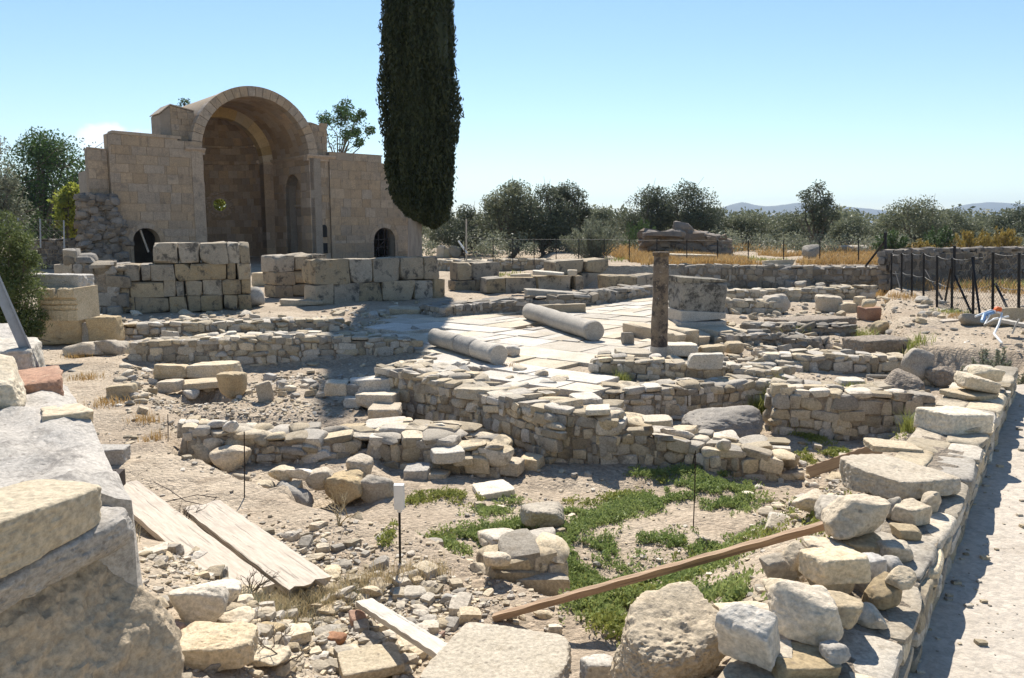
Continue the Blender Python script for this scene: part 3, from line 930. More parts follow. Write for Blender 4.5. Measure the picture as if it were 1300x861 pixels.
def hexes(mb, f, us, vs, ts, rs, gap=.004, mi=0, sub=2, stag=True, hole=None):
    """blocks on a curved surface: f(u,v,t)->xyz; us, vs the joints"""
    for vi in range(len(vs) - 1):
        v0, v1 = vs[vi] + gap, vs[vi + 1] - gap
        uu = list(us)
        if stag and vi % 2:
            uu = [us[0]] + [(us[i] + us[i + 1]) / 2 for i in range(len(us) - 1)] + [us[-1]]
        for ui in range(len(uu) - 1):
            u0, u1 = uu[ui] + gap, uu[ui + 1] - gap
            if u1 <= u0: continue
            if hole and hole(.5 * (u0 + u1), .5 * (v0 + v1)): continue
            pr = rs.uniform(-.012, .012)
            V = []
            for i in range(sub + 1):
                u = u0 + (u1 - u0) * i / sub
                for (v, t) in ((v0, ts[0] + pr), (v1, ts[0] + pr), (v1, ts[1]), (v0, ts[1])): V.append(f(u, v, t))
            F = [(i * 4 + k, i * 4 + (k + 1) % 4, i * 4 + 4 + (k + 1) % 4, i * 4 + 4 + k) for i in range(sub) for k in range(4)]
            F += [(3, 2, 1, 0), tuple(sub * 4 + k for k in range(4))]
            mb.add(V, F, mi)
CH0 = P(143, 337, -.9); CH0 = np.array([-22.86, 46.0, -.9])
CHA = R(40)
church = thing('ruined_church', 'ruined stone church with a great open barrel arch and two side wings', 'church', tuple(CH0), CHA)
GZ = -.3        # feet of the walls, sunk into the ground
T = lambda z: z + .9
def fr_front(b0=0.0): return lambda s, d, z: (s, b0 + d, z)
def cbuild(name, mb, mats, label=None, parent=None):
    o = mb.build(name, mats, parent or church, fix=True)
    if label: o['label'] = label
    return o
MC = [M['church'], M['church_core']]
SP = T(6.45); RAD = 3.52; SC = 8.655; RO = .62
def door_polys(s0, s1, zt, ds0, ds1, dtop, top_poly=None):
    r = (ds1 - ds0) / 2; cz = dtop - r; cx = (ds0 + ds1) / 2
    a = arc(cx, cz, r, math.pi, 0, 12)
    L = [(s0, GZ), (ds0, GZ), (ds0, cz), (s0, cz)]
    Rr = [(ds1, GZ), (s1, GZ), (s1, cz), (ds1, cz)]
    top = [(s0, cz), (ds0, cz)] + a[1:-1] + [(ds1, cz), (s1, cz)] + (top_poly or [(s1, zt), (s0, zt)])
    return [L, Rr, top]
def wing(name, s0, s1, zt, door, top_poly, seed, label=None):
    mb = MB()
    polys = door_polys(s0, s1, zt, *door, top_poly=top_poly)
    courses(mb, polys, fr_front(0), seed)
    for q in polys: mb.prism(q, fr_front(.02), .0, .95, 1)
    return cbuild(name, mb, MC, label)
WL = wing('wing_wall', -.12, 5.14, T(6.9), (.86, 2.37, T(1.72)), [(5.14, T(6.9)), (3.7, T(6.9)), (3.7, T(7.05)), (-.12, T(7.05))], 1, 'left wing wall, taller and squared off at its top')
WR = wing('wing_wall', 13.63, 20.6, T(6.9), (16.92, 18.7, T(1.75)), [(20.6, T(4.2)), (20.2, T(5.4)), (19.6, T(5.4)), (19.3, T(6.1)), (17.7, T(6.3)), (17.7, T(6.85)), (13.63, T(6.85))], 2, 'right wing wall with a gated doorway, its top stepping down')
mb = MB()
courses(mb, [[(-1.15, GZ), (-.15, GZ), (-.15, T(6.2)), (-1.15, T(6.25))]], fr_front(.35), 3)
mb.prism([(-1.15, GZ), (-.15, GZ), (-.15, T(6.2)), (-1.15, T(6.2))], fr_front(.37), 0, .7, 1)
cbuild('corner_pier', mb, MC, 'lower corner pier at the far left end of the front')
mb = MB(); mb.prism([(.1, T(7.05)), (3.9, T(6.98)), (3.9, T(7.16)), (.1, T(7.22))], fr_front(-.08), 0, 1.0)
cbuild('coping_slab', mb, M['church'])
# broken lump of masonry on the corner
mb = MB(); rs = np.random.RandomState(9)
for i in range(420):
    z = rs.uniform(-.1, 1) ** 1.0 * 4.4
    s = rs.uniform(-1.85, .25 - max(0, z - 2.7) * .25 + (rs.rand() < .3) * .3)
    d = rs.uniform(-.35, .2) * (1 - .15 * z / 4)
    k = rs.uniform(.22, .55)
    put(mb, rs, 'boulder' if rs.rand() < .6 else 'block', 3, (s, d, z), (k * 1.2, k, k * .8), rs.uniform(-.3, .3), .15)
mb.prism([(-1.7, GZ), (.2, GZ), (-.2, 4.3), (-1.6, 4.1)], fr_front(-.05), 0, .4, 1)
cbuild('broken_masonry', mb, [M['church_dark'], M['mortar']], 'dark blue grey broken masonry on the left corner')
# piers either side of the opening, inner walls of the bay
BAY = 5.9
mb = MB()
lp = [[(0, GZ), (BAY, GZ), (BAY, SP), (0, SP)]]
f = lambda s, d, z: (5.14 - d, s, z)
courses(mb, lp, f, 11, depth=.3)
mb.prism(lp[0], f, .02, .8, 1)
cbuild('bay_side_wall', mb, [M['church_in'], M['church_core']], 'left inner wall of the vaulted bay')
mb = MB()
fR = lambda s, d, z: (12.17 + d, s, z)
n0, n1, nt_ = 1.5, 4.0, T(5.4)
rr = (n1 - n0) / 2; cz = nt_ - rr
na = arc((n0 + n1) / 2, cz, rr, math.pi, 0, 14)
rp = [[(0, GZ), (n0, GZ), (n0, cz), (0, cz)], [(n1, GZ), (BAY, GZ), (BAY, cz), (n1, cz)], [(0, cz), (n0, cz)] + na[1:-1] + [(n1, cz), (BAY, cz), (BAY, SP), (0, SP)]]
courses(mb, rp, fR, 12, depth=.3)
for q in rp: mb.prism(q, fR, .02, .8, 1)
cbuild('bay_side_wall', mb, [M['church_in'], M['church_core']], 'right inner wall of the vaulted bay with a tall blind niche')
mb = MB()
q = [(n0 - .2, GZ), (n1 + .2, GZ), (n1 + .2, nt_ + .2), (n0 - .2, nt_ + .2)]
courses(mb, [q], lambda s, d, z: (12.17 + .85 + d, s, z), 13)
mb.prism(q, lambda s, d, z: (12.17 + .9 + d, s, z), 0, .4, 1)
mb.box((12.17 + .8, (n0 + n1) / 2, T(3.3)), (.25, n1 - n0 - .02, .14))
cbuild('niche_back', mb, [M['church_in'], M['church_core']])
# right pier between opening and wing, set back a little and stepped
mb = MB()
q = [(12.22, GZ), (13.95, GZ), (13.95, SP), (12.22, SP)]
small = (13.12, T(1.25))
courses(mb, [q], fr_front(.18), 14, ln=(.45, .8))
mb.prism(q, fr_front(.2), 0, 1.2, 1)
cbuild('pier', mb, MC, 'pier right of the great arch')
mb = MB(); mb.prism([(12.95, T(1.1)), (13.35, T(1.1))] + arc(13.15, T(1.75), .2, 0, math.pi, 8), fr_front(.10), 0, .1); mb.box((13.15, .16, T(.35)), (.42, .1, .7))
cbuild('painted_niche_shade', mb, M['black'])  # solid black shapes on the pier face, painting the shade of a small niche
mb = MB()
q = [(4.45, GZ), (5.12, GZ), (5.12, SP), (4.45, SP)]
mb.prism(q, fr_front(-.06), 0, .4)
cbuild('pier', mb, M['church'], 'narrow pier left of the great arch')
# cornice
mb = MB()
for (a, b, z) in ((12.0, 14.1, SP + .02),):
    mb.prism([(0, 0), (0, .12), (-.16, .3), (-.16, .4), (.5, .4), (.5, 0)], lambda s, d, zz: (a + d * (b - a), .05 + s, z - .28 + zz), 0, 1)
mb.prism([(0, 0), (0, .12), (-.2, .3), (-.2, .4), (.3, .4), (.3, 0)], lambda s, d, zz: (12.17 + s, .3 + d * (BAY - .3), SP - .28 + zz), 0, 1)
mb.prism([(0, 0), (0, .12), (.2, .3), (.2, .4), (-.3, .4), (-.3, 0)], lambda s, d, zz: (5.14 + s, .3 + d * (BAY - .3), SP - .28 + zz), 0, 1)
mb.prism([(0, 0), (0, .12), (-.16, .3), (-.16, .4), (.5, .4), (.5, 0)], lambda s, d, zz: (4.1 + d * 1.2, .0 + s, SP - .3 + zz), 0, 1)
cbuild('cornice', mb, M['church_in'])
# front arch, vault, outer skin
rs = np.random.RandomState(5)
mb = MB()
fa = lambda u, v, t: (SC - t * math.cos(u), v, SP + t * math.sin(u))
us = np.linspace(0, math.pi, 25)
hexes(mb, fa, us, [0, .75], (RAD, RAD + RO), rs, stag=False, gap=.0035)
cbuild('arch', mb, M['church'], 'front ring of wedge stones of the great arch')
mb = MB()
hexes(mb, fa, np.linspace(0, math.pi, 15), np.linspace(.75, BAY, 8), (RAD + .01, RAD + .4), rs, gap=.0025, sub=3)
hexes(mb, fa, np.linspace(0, math.pi, 40), [.5, BAY + 3.4], (RAD + .38, RAD + RO - .04), rs, gap=-.001, mi=1, stag=False)
cbuild('vault', mb, [M['church_in'], M['church_core']])
mb = MB()
R2 = 2.95
hexes(mb, lambda u, v, t: (SC - .15 - t * math.cos(u), v, SP - .1 + t * math.sin(u)), np.linspace(0, math.pi, 19), [BAY, BAY + .7], (R2, R2 + .95), rs, stag=False, gap=.002)
m_in = stone_mat('inner_arch_stone', (.56, .42, .25), (.50, .38, .23), (.44, .33, .2), lichen=.1, island=True, scale=.6)
cbuild('inner_arch', mb, m_in, 'lighter inner arch before the apse')
for s0, s1 in ((SC - .15 - R2 - .75, SC - .15 - R2), (SC - .15 + R2, SC - .15 + R2 + .75)):
    mb = MB()
    q = [(s0, GZ), (s1, GZ), (s1, SP), (s0, SP)]
    courses(mb, [q], fr_front(BAY), 21, depth=.7)
    mb.prism(q, fr_front(BAY + .02), 0, .72, 1)
    cbuild('apse_pier', mb, [M['church_in'], M['church_core']])
# apse: half drum with a round window, semidome above
AC = (SC - .15, BAY + .7)
# window direction: towards the pixel 279,260
pw = D(279, 260, 60) - np.array([0, 0, EYE])
dl = np.array([pw[0], pw[1]]) / np.hypot(pw[0], pw[1])
cx0 = np.array([0, 0]) - CH0[:2]
rot = np.array([[math.cos(CHA), math.sin(CHA)], [-math.sin(CHA), math.cos(CHA)]])
o2, d2 = rot @ cx0, rot @ dl
oc = o2 - np.array(AC)
bq = oc @ d2; tq = -bq + math.sqrt(bq * bq - (oc @ oc - R2 * R2))
hit = o2 + d2 * tq
UW = math.atan2(hit[1] - AC[1], -(hit[0] - AC[0]))
ZW = T(EYE + pw[2] / np.hypot(pw[0], pw[1]) * tq)
fc = lambda u, v, t: (AC[0] - t * math.cos(u), AC[1] + t * math.sin(u), v)
hole = lambda u, v: ((u - UW) * R2) ** 2 + (v - ZW) ** 2 < .52 ** 2
mb = MB()
vs = [GZ]
while vs[-1] < SP: vs.append(vs[-1] + rs.uniform(.38, .6))
hexes(mb, fc, np.linspace(0, math.pi, 15), vs, (R2, R2 + .35), rs, gap=.005, sub=3, hole=lambda u, v: ((u - UW) * R2) ** 2 + (v - ZW) ** 2 < .95 ** 2)
# the drum behind with the round hole cut in it
nu, nv = 90, 90
uu, vv = np.linspace(0, math.pi, nu), np.linspace(GZ, SP, nv)
for i in range(nu - 1):
    for j in range(nv - 1):
        uc, vc = (uu[i] + uu[i + 1]) / 2, (vv[j] + vv[j + 1]) / 2
        if not hole(uc, vc):
            t = R2 + (.0 if ((uc - UW) * R2) ** 2 + (vc - ZW) ** 2 < 1.0 ** 2 else .04)
            mb.add([fc(uu[i], vv[j], t), fc(uu[i + 1], vv[j], t), fc(uu[i + 1], vv[j + 1], t), fc(uu[i], vv[j + 1], t)], [(0, 1, 2, 3)], 0 if t == R2 else 1)
            t = R2 + .8
            mb.add([fc(uu[i], vv[j], t), fc(uu[i + 1], vv[j], t), fc(uu[i + 1], vv[j + 1], t), fc(uu[i], vv[j + 1], t)], [(3, 2, 1, 0)], 1)
o = mb.build('apse_wall', [M['church_in'], M['church_core']], church)
o['label'] = 'curved apse wall with a round window'
mb = MB()
K = 32
V = []
for t in (R2 - .06, R2 + .82):
    for r in (.46, .62):
        for i in range(K):
            a = 2 * math.pi * i / K
            V.append(fc(UW + r * math.cos(a) / R2, ZW + r * math.sin(a), t))
F = []
for i in range(K):
    j = (i + 1) % K
    F += [(i, j, K + j, K + i), (2 * K + i, 3 * K + i, 3 * K + j, 2 * K + j), (i, 2 * K + i, 2 * K + j, j), (K + i, K + j, 3 * K + j, 3 * K + i)]
mb.add(V, F)
cbuild('round_window', mb, M['church_in'])
mb = MB()
fd = lambda u, v, t: (AC[0] - t * math.cos(v) * math.cos(u), AC[1] + t * math.cos(v) * math.sin(u), SP + t * math.sin(v))
vs = list(np.linspace(0, math.pi / 2 - .1, 8))
hexes(mb, fd, np.linspace(0, math.pi, 13), vs, (R2, R2 + .35), rs, gap=.002, sub=3)
hexes(mb, fd, np.linspace(0, math.pi, 24), np.linspace(0, math.pi / 2, 12), (R2 + .05, R2 + .7), rs, gap=-.001, mi=1, stag=False)
cbuild('semidome', mb, [M['church_in'], M['church_core']])
mb = MB()
hexes(mb, fc, np.linspace(0, math.pi, 24), [SP - .12, SP + .12], (R2 - .22, R2 + .1), rs, gap=0, stag=False)
cbuild('apse_cornice', mb, M['church_in'])
mb = MB()
hexes(mb, fc, np.linspace(0, math.pi, 24), [SP + 1.05, SP + 1.2], (R2 * math.cos(.39) - .2, R2 * math.cos(.39) + .15), rs, gap=0, stag=False)
cbuild('apse_cornice', mb, M['church_in'])
# upper blocks either side of the arch
mb = MB()
q = [(3.0, T(6.9)), (5.0, T(6.9)), (5.0, T(8.75)), (3.6, T(9.0)), (3.0, T(8.45))]
courses(mb, [[(3.6, T(6.9)), (5.0, T(6.9)), (5.0, T(8.75)), (3.6, T(9.0))]], fr_front(.7), 31, ch=(.3, .5), ln=(.4, 1.0), worn=.03)
mb.prism(q, fr_front(.72), 0, 1.8, 1)
cbuild('upper_wall', mb, MC, 'upper wall block left of the arch with a sloping left edge')
mb = MB()
q = [(12.25, SP + .1), (13.75, SP + .1), (13.75, T(8.5)), (12.6, T(8.75)), (12.25, T(8.75))]
courses(mb, [q], fr_front(.5), 32, ch=(.3, .5), ln=(.4, .9), worn=.03)
mb.prism(q, fr_front(.52), 0, 2.4, 1)
mb.box((13.6, .7, T(8.62)), (.4, .4, .3))
cbuild('upper_wall', mb, MC, 'upper wall block right of the arch')
mb = MB(); mb.prism([(2.95, T(8.47)), (3.6, T(9.03)), (5.0, T(8.78)), (5.0, T(8.84)), (3.6, T(9.10)), (2.9, T(8.5))], fr_front(.62), 0, 1.9)
cbuild('coping_slab', mb, M['church'])
# side walls, rooms behind the wings so that the doorways are dark
mb = MB()
for s in (-.3, 4.6, 13.8, 19.8):
    mb.prism([(.9, GZ), (6.5, GZ), (6.5, T(5.2)), (.9, T(5.4))], lambda a, d, z: (s + d, a, z), 0, .6, 1)
for s0, s1 in ((-.3, 5.2), (13.8, 20.4)):
    mb.prism([(s0, GZ), (s1, GZ), (s1, T(5.2)), (s0, T(5.2))], fr_front(6.5), 0, .6, 1)
    mb.box(((s0 + s1) / 2, 3.8, T(3.6)), (s1 - s0, 5.6, .3), mi=1)
cbuild('side_room', mb, MC)
# gate in the right doorway, prop in the left
mb = MB()
for s in (17.0, 17.55, 18.05, 18.3): mb.box((s, .45, T(.2)), (.07, .07, 2.9))
for z in (.35, .9): mb.box((17.6, .45, T(z)), (1.3, .06, .07))
mb.tube([(17.0, .47, T(-.2)), (18.2, .47, T(.9))], .045, 6)
mb.tube([(17.0, .3, T(1.0)), (17.4, .3, T(1.6))], .06, 6)
cbuild('iron_gate', mb, M['rust'], parent=WR)
mb = MB(); mb.tube([(1.75, .3, T(.3)), (1.35, .2, T(1.6))], .06, 6)
cbuild('wooden_prop', mb, M['wood'], parent=WL)
# voussoirs over the doors
for (s0, s1, zt) in ((.86, 2.37, T(1.72)), (16.92, 18.7, T(1.75))):
    r = (s1 - s0) / 2; cx = (s0 + s1) / 2; cz = zt - r
    mb = MB()
    hexes(mb, lambda u, v, t: (cx - t * math.cos(u), v, cz + t * math.sin(u)), np.linspace(0, math.pi, 10), [-.05, .3], (r, r + .3), rs, stag=False, gap=.006)
    cbuild('door_arch', mb, M['church'], parent=WL if s0 < 5 else WR)

# ------------------------------------------------------------------ trees
def leaves(mb, rs, pts, size, aspect=.4, up=0.0, mi=0, var=.35):
    pts = np.asarray(pts, float)
    n = len(pts)
    d = rs.normal(0, 1, (n, 3)); d[:, 2] = d[:, 2] * (1 - abs(up) * .6) + up * 1.6
    d /= np.linalg.norm(d, axis=1)[:, None]
    s = np.cross(d, rs.normal(0, 1, (n, 3))); s /= np.linalg.norm(s, axis=1)[:, None] + 1e-9
    L = size * (1 + rs.uniform(-var, var, n))[:, None]
    a = pts - d * L * .5; c = pts + d * L * .5
    b = pts + s * L * aspect * .5; e = pts - s * L * aspect * .5
    V = np.stack([a, b, c, e], 1).reshape(-1, 3)
    F = np.arange(n * 4).reshape(-1, 4)
    mb.add(V, F, mi)
def clump_pts(rs, c, r, n, squash=1.0):
    d = rs.normal(0, 1, (n, 3)); d /= np.linalg.norm(d, axis=1)[:, None]
    rad = rs.uniform(.05, 1, n) ** .4
    q = d * rad[:, None] * r
    q[:, 2] *= squash
    q *= (1 + .25 * vnoise(q / r * 2.1 + rs.uniform(0, 90, 3), rs.randint(99)))[:, None]
    return q + np.array(c)
def tree(name, label, px, pyb, pyt, wpx, Y, mat, seed, cat='tree', group=None, ncl=16, nl=7000, leaf=.19, crown_lo=.04, trunk=None, loose=.45, csize=1.0, asp=.4, zb=None, squash=.8):
    rs = np.random.RandomState(seed)
    base = D(px, pyb, Y)
    gz = hz(base[0], base[1]) - .05 if zb is None else zb
    top = D(px, pyt, Y)[2]
    x0, y0 = base[0], base[1]
    Hh = top - gz
    Wd = wpx / F0 * Y
    t = thing(name, label, cat, (x0, y0, gz), rs.uniform(0, 0), group)
    cb = Hh * crown_lo
    cc = np.array([0, 0, (cb + Hh) / 2]); rx, rz_ = Wd / 2, (Hh - cb) / 2
    tr = trunk or max(.12, Hh * .035)
    mbT, mb = MB(), MB()
    lean = rs.normal(0, .05 * Hh, 2)
    fork = np.array([lean[0], lean[1], max(cb * .9, .35)])
    mbT.tube([(0, 0, 0), fork * np.array([.5, .5, .5]) + rs.normal(0, .04, 3), fork], [tr * 1.25, tr, tr * .85], 8)
    for i in range(ncl):
        d = rs.normal(0, 1, 3); d /= np.linalg.norm(d)
        if i == 0: d = np.array([0.1, 0, 1.0])
        if i == 1: d = np.array([-1.0, 0, -.2])
        if i == 2: d = np.array([1.0, 0, -.1])
        k = rs.uniform(.5, .8) if i > 2 else .78
        cr = rs.uniform(.3, .55) * csize
        c = cc + d * np.array([rx, rx, rz_]) * (k if i > 2 else 1 - cr * .75)
        r = cr * (rx * rx * rz_) ** (1 / 3.0)
        mid = (fork + c) / 2 + rs.normal(0, .12, 3) * rx
        mbT.tube([fork, mid, c], [tr * .6, tr * .35, tr * .1], 6)
        for q in range(3):
            e = c + rs.normal(0, .6, 3) * r
            mbT.tube([c * .7 + mid * .3, e], [tr * .15, .01], 4)
        leaves(mb, rs, clump_pts(rs, c, r, nl // ncl, squash), leaf, asp)
    n2 = int(nl * .22)
    d = rs.normal(0, 1, (n2, 3)); d = d / np.linalg.norm(d, axis=1)[:, None] * (rs.uniform(0, 1, n2) ** .4)[:, None] * .88 * np.array([rx, rx, rz_]) + cc
    leaves(mb, rs, d[d[:, 2] > cb * .6], leaf, asp)
    mbT.build('trunk', M['bark'], t, smooth=True)
    mb.build('crown', M[mat], t)
    return t
def bush(name, label, px, pyb, pyt, wpx, Y, mat, seed, nl=2600, leaf=.18, up=.5, asp=.3, cat='shrub', group=None, shoots=True):
    rs = np.random.RandomState(seed)
    base = D(px, pyb, Y); gz = hz(base[0], base[1]) - .05
    Hh = D(px, pyt, Y)[2] - gz; rx = wpx / F0 * Y / 2
    t = thing(name, label, cat, (base[0], base[1], gz), 0, group)
    mb, mbT = MB(), MB()
    ns = 46
    per = nl // ns
    for i in range(ns):
        a = rs.uniform(0, 2 * math.pi); k = rs.uniform(0, 1) ** .6
        e = np.array([math.cos(a) * k * rx, math.sin(a) * k * rx, Hh * (math.sqrt(max(0, 1 - (k * .88) ** 2))) * rs.uniform(.75, 1.04)])
        p0 = np.array([e[0] * .2, e[1] * .2, 0])
        m = (p0 + e) / 2 + np.array([e[0] * .12, e[1] * .12, 0])
        mbT.tube([p0, m, e], [.03, .018, .004], 4, cap=False)
        tt = rs.uniform(.12, 1.0, per) ** .8
        q = (1 - tt)[:, None] ** 2 * p0 + 2 * ((1 - tt) * tt)[:, None] * m + tt[:, None] ** 2 * e
        leaves(mb, rs, q + rs.normal(0, .075, (per, 3)) * rx * (1.25 - tt)[:, None] * 1.3, leaf, asp, up)
    mbT.build('stem', M['bark'], t)
    mb.build('foliage', M[mat], t)
    return t
# the cypress
def cypress():
    rs = np.random.RandomState(8)
    Y = 33.0
    b = D(527, 349, Y); x0 = b[0]
    gz = -.9
    Hh = 23.5
    t = thing('cypress_tree', 'tall dark column shaped cypress standing by the right wing of the church', 'tree', (x0, Y, gz))
    zb = D(527, 284, Y)[2] - gz                  # lowest foliage
    prof_z = np.array([0, .02, .05, .10, .18, .35, .55, .75, .9, 1.0])
    prof_r = np.array([.55, 1.0, 1.2, 1.32, 1.40, 1.42, 1.28, .95, .5, .08])
    cxz = lambda s: .34 * s ** .5 * 0 + np.interp(s, [0, .1, .3, 1], [.28, .32, .32, .2])
    # dark inner body
    mb = MB()
    nz_, na_ = 60, 28
    V = []
    for i in range(nz_):
        s = i / (nz_ - 1)
        r = np.interp(s, prof_z, prof_r) * .86
        for j in range(na_):
            a = 2 * math.pi * j / na_
            rr = r * (1 + .12 * vnoise(np.array([[math.cos(a) * 2, math.sin(a) * 2, s * 9]]), 4)[0])
            V.append((cxz(s) + rr * math.cos(a), rr * math.sin(a), zb + .35 + s * (Hh - zb - .35) - .5 * math.cos(a) * max(0, 1 - s * 9) * rr))
    F = [(i * na_ + j, i * na_ + (j + 1) % na_, (i + 1) * na_ + (j + 1) % na_, (i + 1) * na_ + j) for i in range(nz_ - 1) for j in range(na_)]
    mb.add(V, F)
    # sprays of scale leaves, in vertical plumes
    n = 90000
    s = rs.uniform(0, 1, n) ** 1.25
    a = rs.uniform(0, 2 * math.pi, n)
    r = np.interp(s, prof_z, prof_r)
    q = np.stack([np.cos(a) * 2.6, np.sin(a) * 2.6, s * 16], -1)
    plume = fbm(q * np.array([1.2, 1.2, .55]), 3, 12)
    low = (-np.cos(a) * .55 + .15) * np.clip(1 - s * 9, 0, 1) * (r / 1.2)
    r = r * (1 + .17 * plume) * rs.uniform(.84, 1.04, n) + (rs.rand(n) < .03) * .12
    z = zb + s * (Hh - zb) + low
    pts = np.stack([cxz(s) + r * np.cos(a), r * np.sin(a), z], -1)
    leaves(mb, rs, pts, .18, .36, up=1.0)
    mb.build('crown', M['cypress'], t)
    mb = MB()
    mb.tube([(0, 0, -.2), (.0, 0, .6), (.02, 0, 2.5), (.1, 0, 5), (.2, 0, 12)], [.42, .33, .29, .26, .15], 14)
    for k in range(7):
        an = k * .9
        mb.tube([(.05, 0, zb + .1 + k * .1), (.2 + .8 * math.cos(an), .8 * math.sin(an), zb + 1.1 + k * .15)], [.09, .03], 6)
    mb.build('trunk', M['bark_c'], t, smooth=True)
cypress()
TR = [  # name,label,px,pyb,pyt,w,Y,mat,kw
    ('pine_tree', 'round deep green tree at the far left, taller than its neighbours', 64, 312, 162, 128, 60, 'pine', dict(ncl=30, nl=20000, leaf=.2, crown_lo=.12, asp=.5)),
    ('olive_tree', 'grey green olive tree cut by the left edge of the picture', -6, 318, 158, 70, 44, 'olive_s', dict(ncl=16, nl=6000, leaf=.16, crown_lo=.15)),
    ('lemon_tree', 'small yellow green tree against the left corner of the church', 96, 318, 226, 44, 53, 'lemon', dict(ncl=12, nl=2600, leaf=.26, crown_lo=.15, asp=.6)),
    ('pine_tree', 'sparse windblown tree top showing above the right wing of the church', 441, 320, 126, 76, 74, 'pine', dict(ncl=14, nl=3600, leaf=.22, crown_lo=.62, csize=.55, asp=.5, trunk=.13)),
    ('pine_tree', 'tiny dark tree top peeping over the left upper wall of the church', 244, 320, 123, 26, 76, 'pine', dict(ncl=6, nl=900, leaf=.22, crown_lo=.8)),
    ('citrus_tree', 'sunny yellow green tree seen through the round window of the apse', 270, 318, 228, 60, 66, 'lemon', dict(ncl=16, nl=6000, leaf=.3, crown_lo=.05, asp=.6)),
    ('olive_tree', 'dark olive tree just right of the cypress trunk', 588, 322, 262, 90, 62, 'olive_d', dict(nl=8000)),
    ('olive_tree', 'big broad olive tree, tallest of the clump right of the cypress', 648, 322, 229, 92, 58, 'olive', dict(nl=11000, ncl=16, crown_lo=.08)),
    ('olive_tree', 'dark olive tree in the middle of the clump right of the cypress', 690, 322, 232, 80, 57, 'olive_d', dict(nl=10000, ncl=15, crown_lo=.06)),
    ('olive_tree', 'slim dark olive tree at the right end of the clump', 720, 322, 226, 58, 59, 'olive_d', dict(nl=8000, crown_lo=.06)),
    ('olive_tree', 'low grey olive tree behind the pale willowy shrub', 768, 318, 264, 62, 76, 'olive', dict()),
    ('olive_tree', 'low olive tree in the gap between the cypress and the olive clump', 612, 318, 278, 60, 66, 'olive', dict()),
    ('olive_tree', 'dark spreading olive tree behind the red brown ruin, left of two', 822, 318, 238, 84, 64, 'olive_d', dict(nl=9000, ncl=17, crown_lo=.14)),
    ('olive_tree', 'dark tall olive tree right behind the red brown ruin', 868, 318, 232, 88, 63, 'olive_d', dict(nl=9000, ncl=18, crown_lo=.08)),
    ('olive_tree', 'grey olive tree just right of the red brown ruin', 908, 318, 264, 54, 66, 'olive', dict()),
    ('olive_tree', 'rounded grey olive tree left of the tall sparse tree', 950, 318, 272, 84, 66, 'olive', dict()),
    ('olive_tree', 'grey olive tree directly left of the tall sparse tree trunk', 992, 318, 271, 80, 68, 'olive', dict()),
    ('wild_pear_tree', 'tall sparse tree standing up above the olive line', 1033, 320, 227, 58, 58, 'olive_d', dict(ncl=20, nl=4200, leaf=.19, crown_lo=.06, csize=.72)),
    ('olive_tree', 'olive tree right of the tall sparse tree, below the blue hills', 1080, 320, 277, 60, 68, 'olive', dict()),
    ('olive_tree', 'small round olive tree in front of the blue hills', 1108, 320, 284, 44, 72, 'olive_s', dict(nl=4000)),
    ('olive_tree', 'broad dark olive tree beyond the corner of the wire fence', 1157, 320, 257, 96, 64, 'olive', dict(nl=9000, ncl=17)),
    ('olive_tree', 'olive tree behind the yellow broom, left of two', 1206, 320, 268, 86, 66, 'olive', dict()),
    ('olive_tree', 'olive tree behind the yellow broom, right of two', 1250, 320, 272, 84, 68, 'olive', dict()),
    ('olive_tree', 'olive tree cut by the right edge of the picture', 1292, 320, 264, 86, 66, 'olive_d', dict()),
]
for i, (nm, lb, px, pb_, pt, wp, Y, mt, kw) in enumerate(TR):
    tree(nm, lb, px, pb_, pt, wp, Y, mt, 40 + i, **kw)
bush('shrub', 'large pale willowy shrub behind the rear fence', 755, 332, 276, 94, 45, 'olive_s', 1, nl=7000, leaf=.22, asp=.16, up=.8)
bush('shrub', 'bright green broom bush behind the pale willowy shrub', 812, 322, 277, 52, 56, 'broom', 2, nl=3000, leaf=.24, asp=.14, up=1.0)
bush('shrub', 'dark green rounded bush beside the corner fence post', 1130, 326, 290, 46, 48, 'broom', 3, nl=3200, leaf=.16)
bush('broom_bush', 'golden broom bush above the dark wall, left of the pair', 1232, 322, 290, 58, 50, 'gold', 4, nl=3600, leaf=.26, asp=.13, up=.9)
bush('broom_bush', 'golden broom bush above the dark wall, right of the pair', 1272, 322, 288, 54, 50, 'gold', 5, nl=3600, leaf=.26, asp=.13, up=.9)
bush('shrub', 'green bush between the dark olive and the golden broom', 1190, 324, 286, 48, 51, 'broom', 6, nl=2600, leaf=.18)
bush('shrub', 'low yellowish bush right of the corner fence post', 1168, 324, 302, 34, 48, 'gold', 7, nl=1400, leaf=.18)
bush('shrub', 'round green shrub behind the left railing', 48, 310, 262, 66, 50, 'broom', 8, nl=3600, leaf=.2, up=.7)
tree('olive_shrub', 'leafy young olive shrub close behind the slanting steel rail', 12, 440, 252, 92, 14.5, 'shrub', 9, cat='shrub', ncl=34, nl=24000, leaf=.07, crown_lo=.02, asp=.26, csize=.75, trunk=.05)
bush('sage_bush', 'low grey green sage bush at the end of the path wall', 1262, 487, 440, 96, 10.6, 'olive_s', 10, nl=9000, leaf=.06, asp=.25, up=.6)

# the far wood that closes the view behind the single trees
def treeline():
    rs = np.random.RandomState(3)
    mb = MB()
    for i in range(260):
        az = R(rs.uniform(-42, 42)); d = rs.uniform(85, 130)
        x, y = d * math.tan(az), d
        h = rs.uniform(2.4, 3.9); r = rs.uniform(1.6, 2.6)
        for k in range(3):
            leaves(mb, rs, clump_pts(rs, (x + rs.normal(0, 1), y + rs.normal(0, 1), .6 + h * rs.uniform(.35, .62)), r, 90, .8), .55, .5)
    o = mb.build('far_wood', M['olive'])
    tag(o, 'far olive wood closing the view behind the nearer trees', kind='stuff')
treeline()
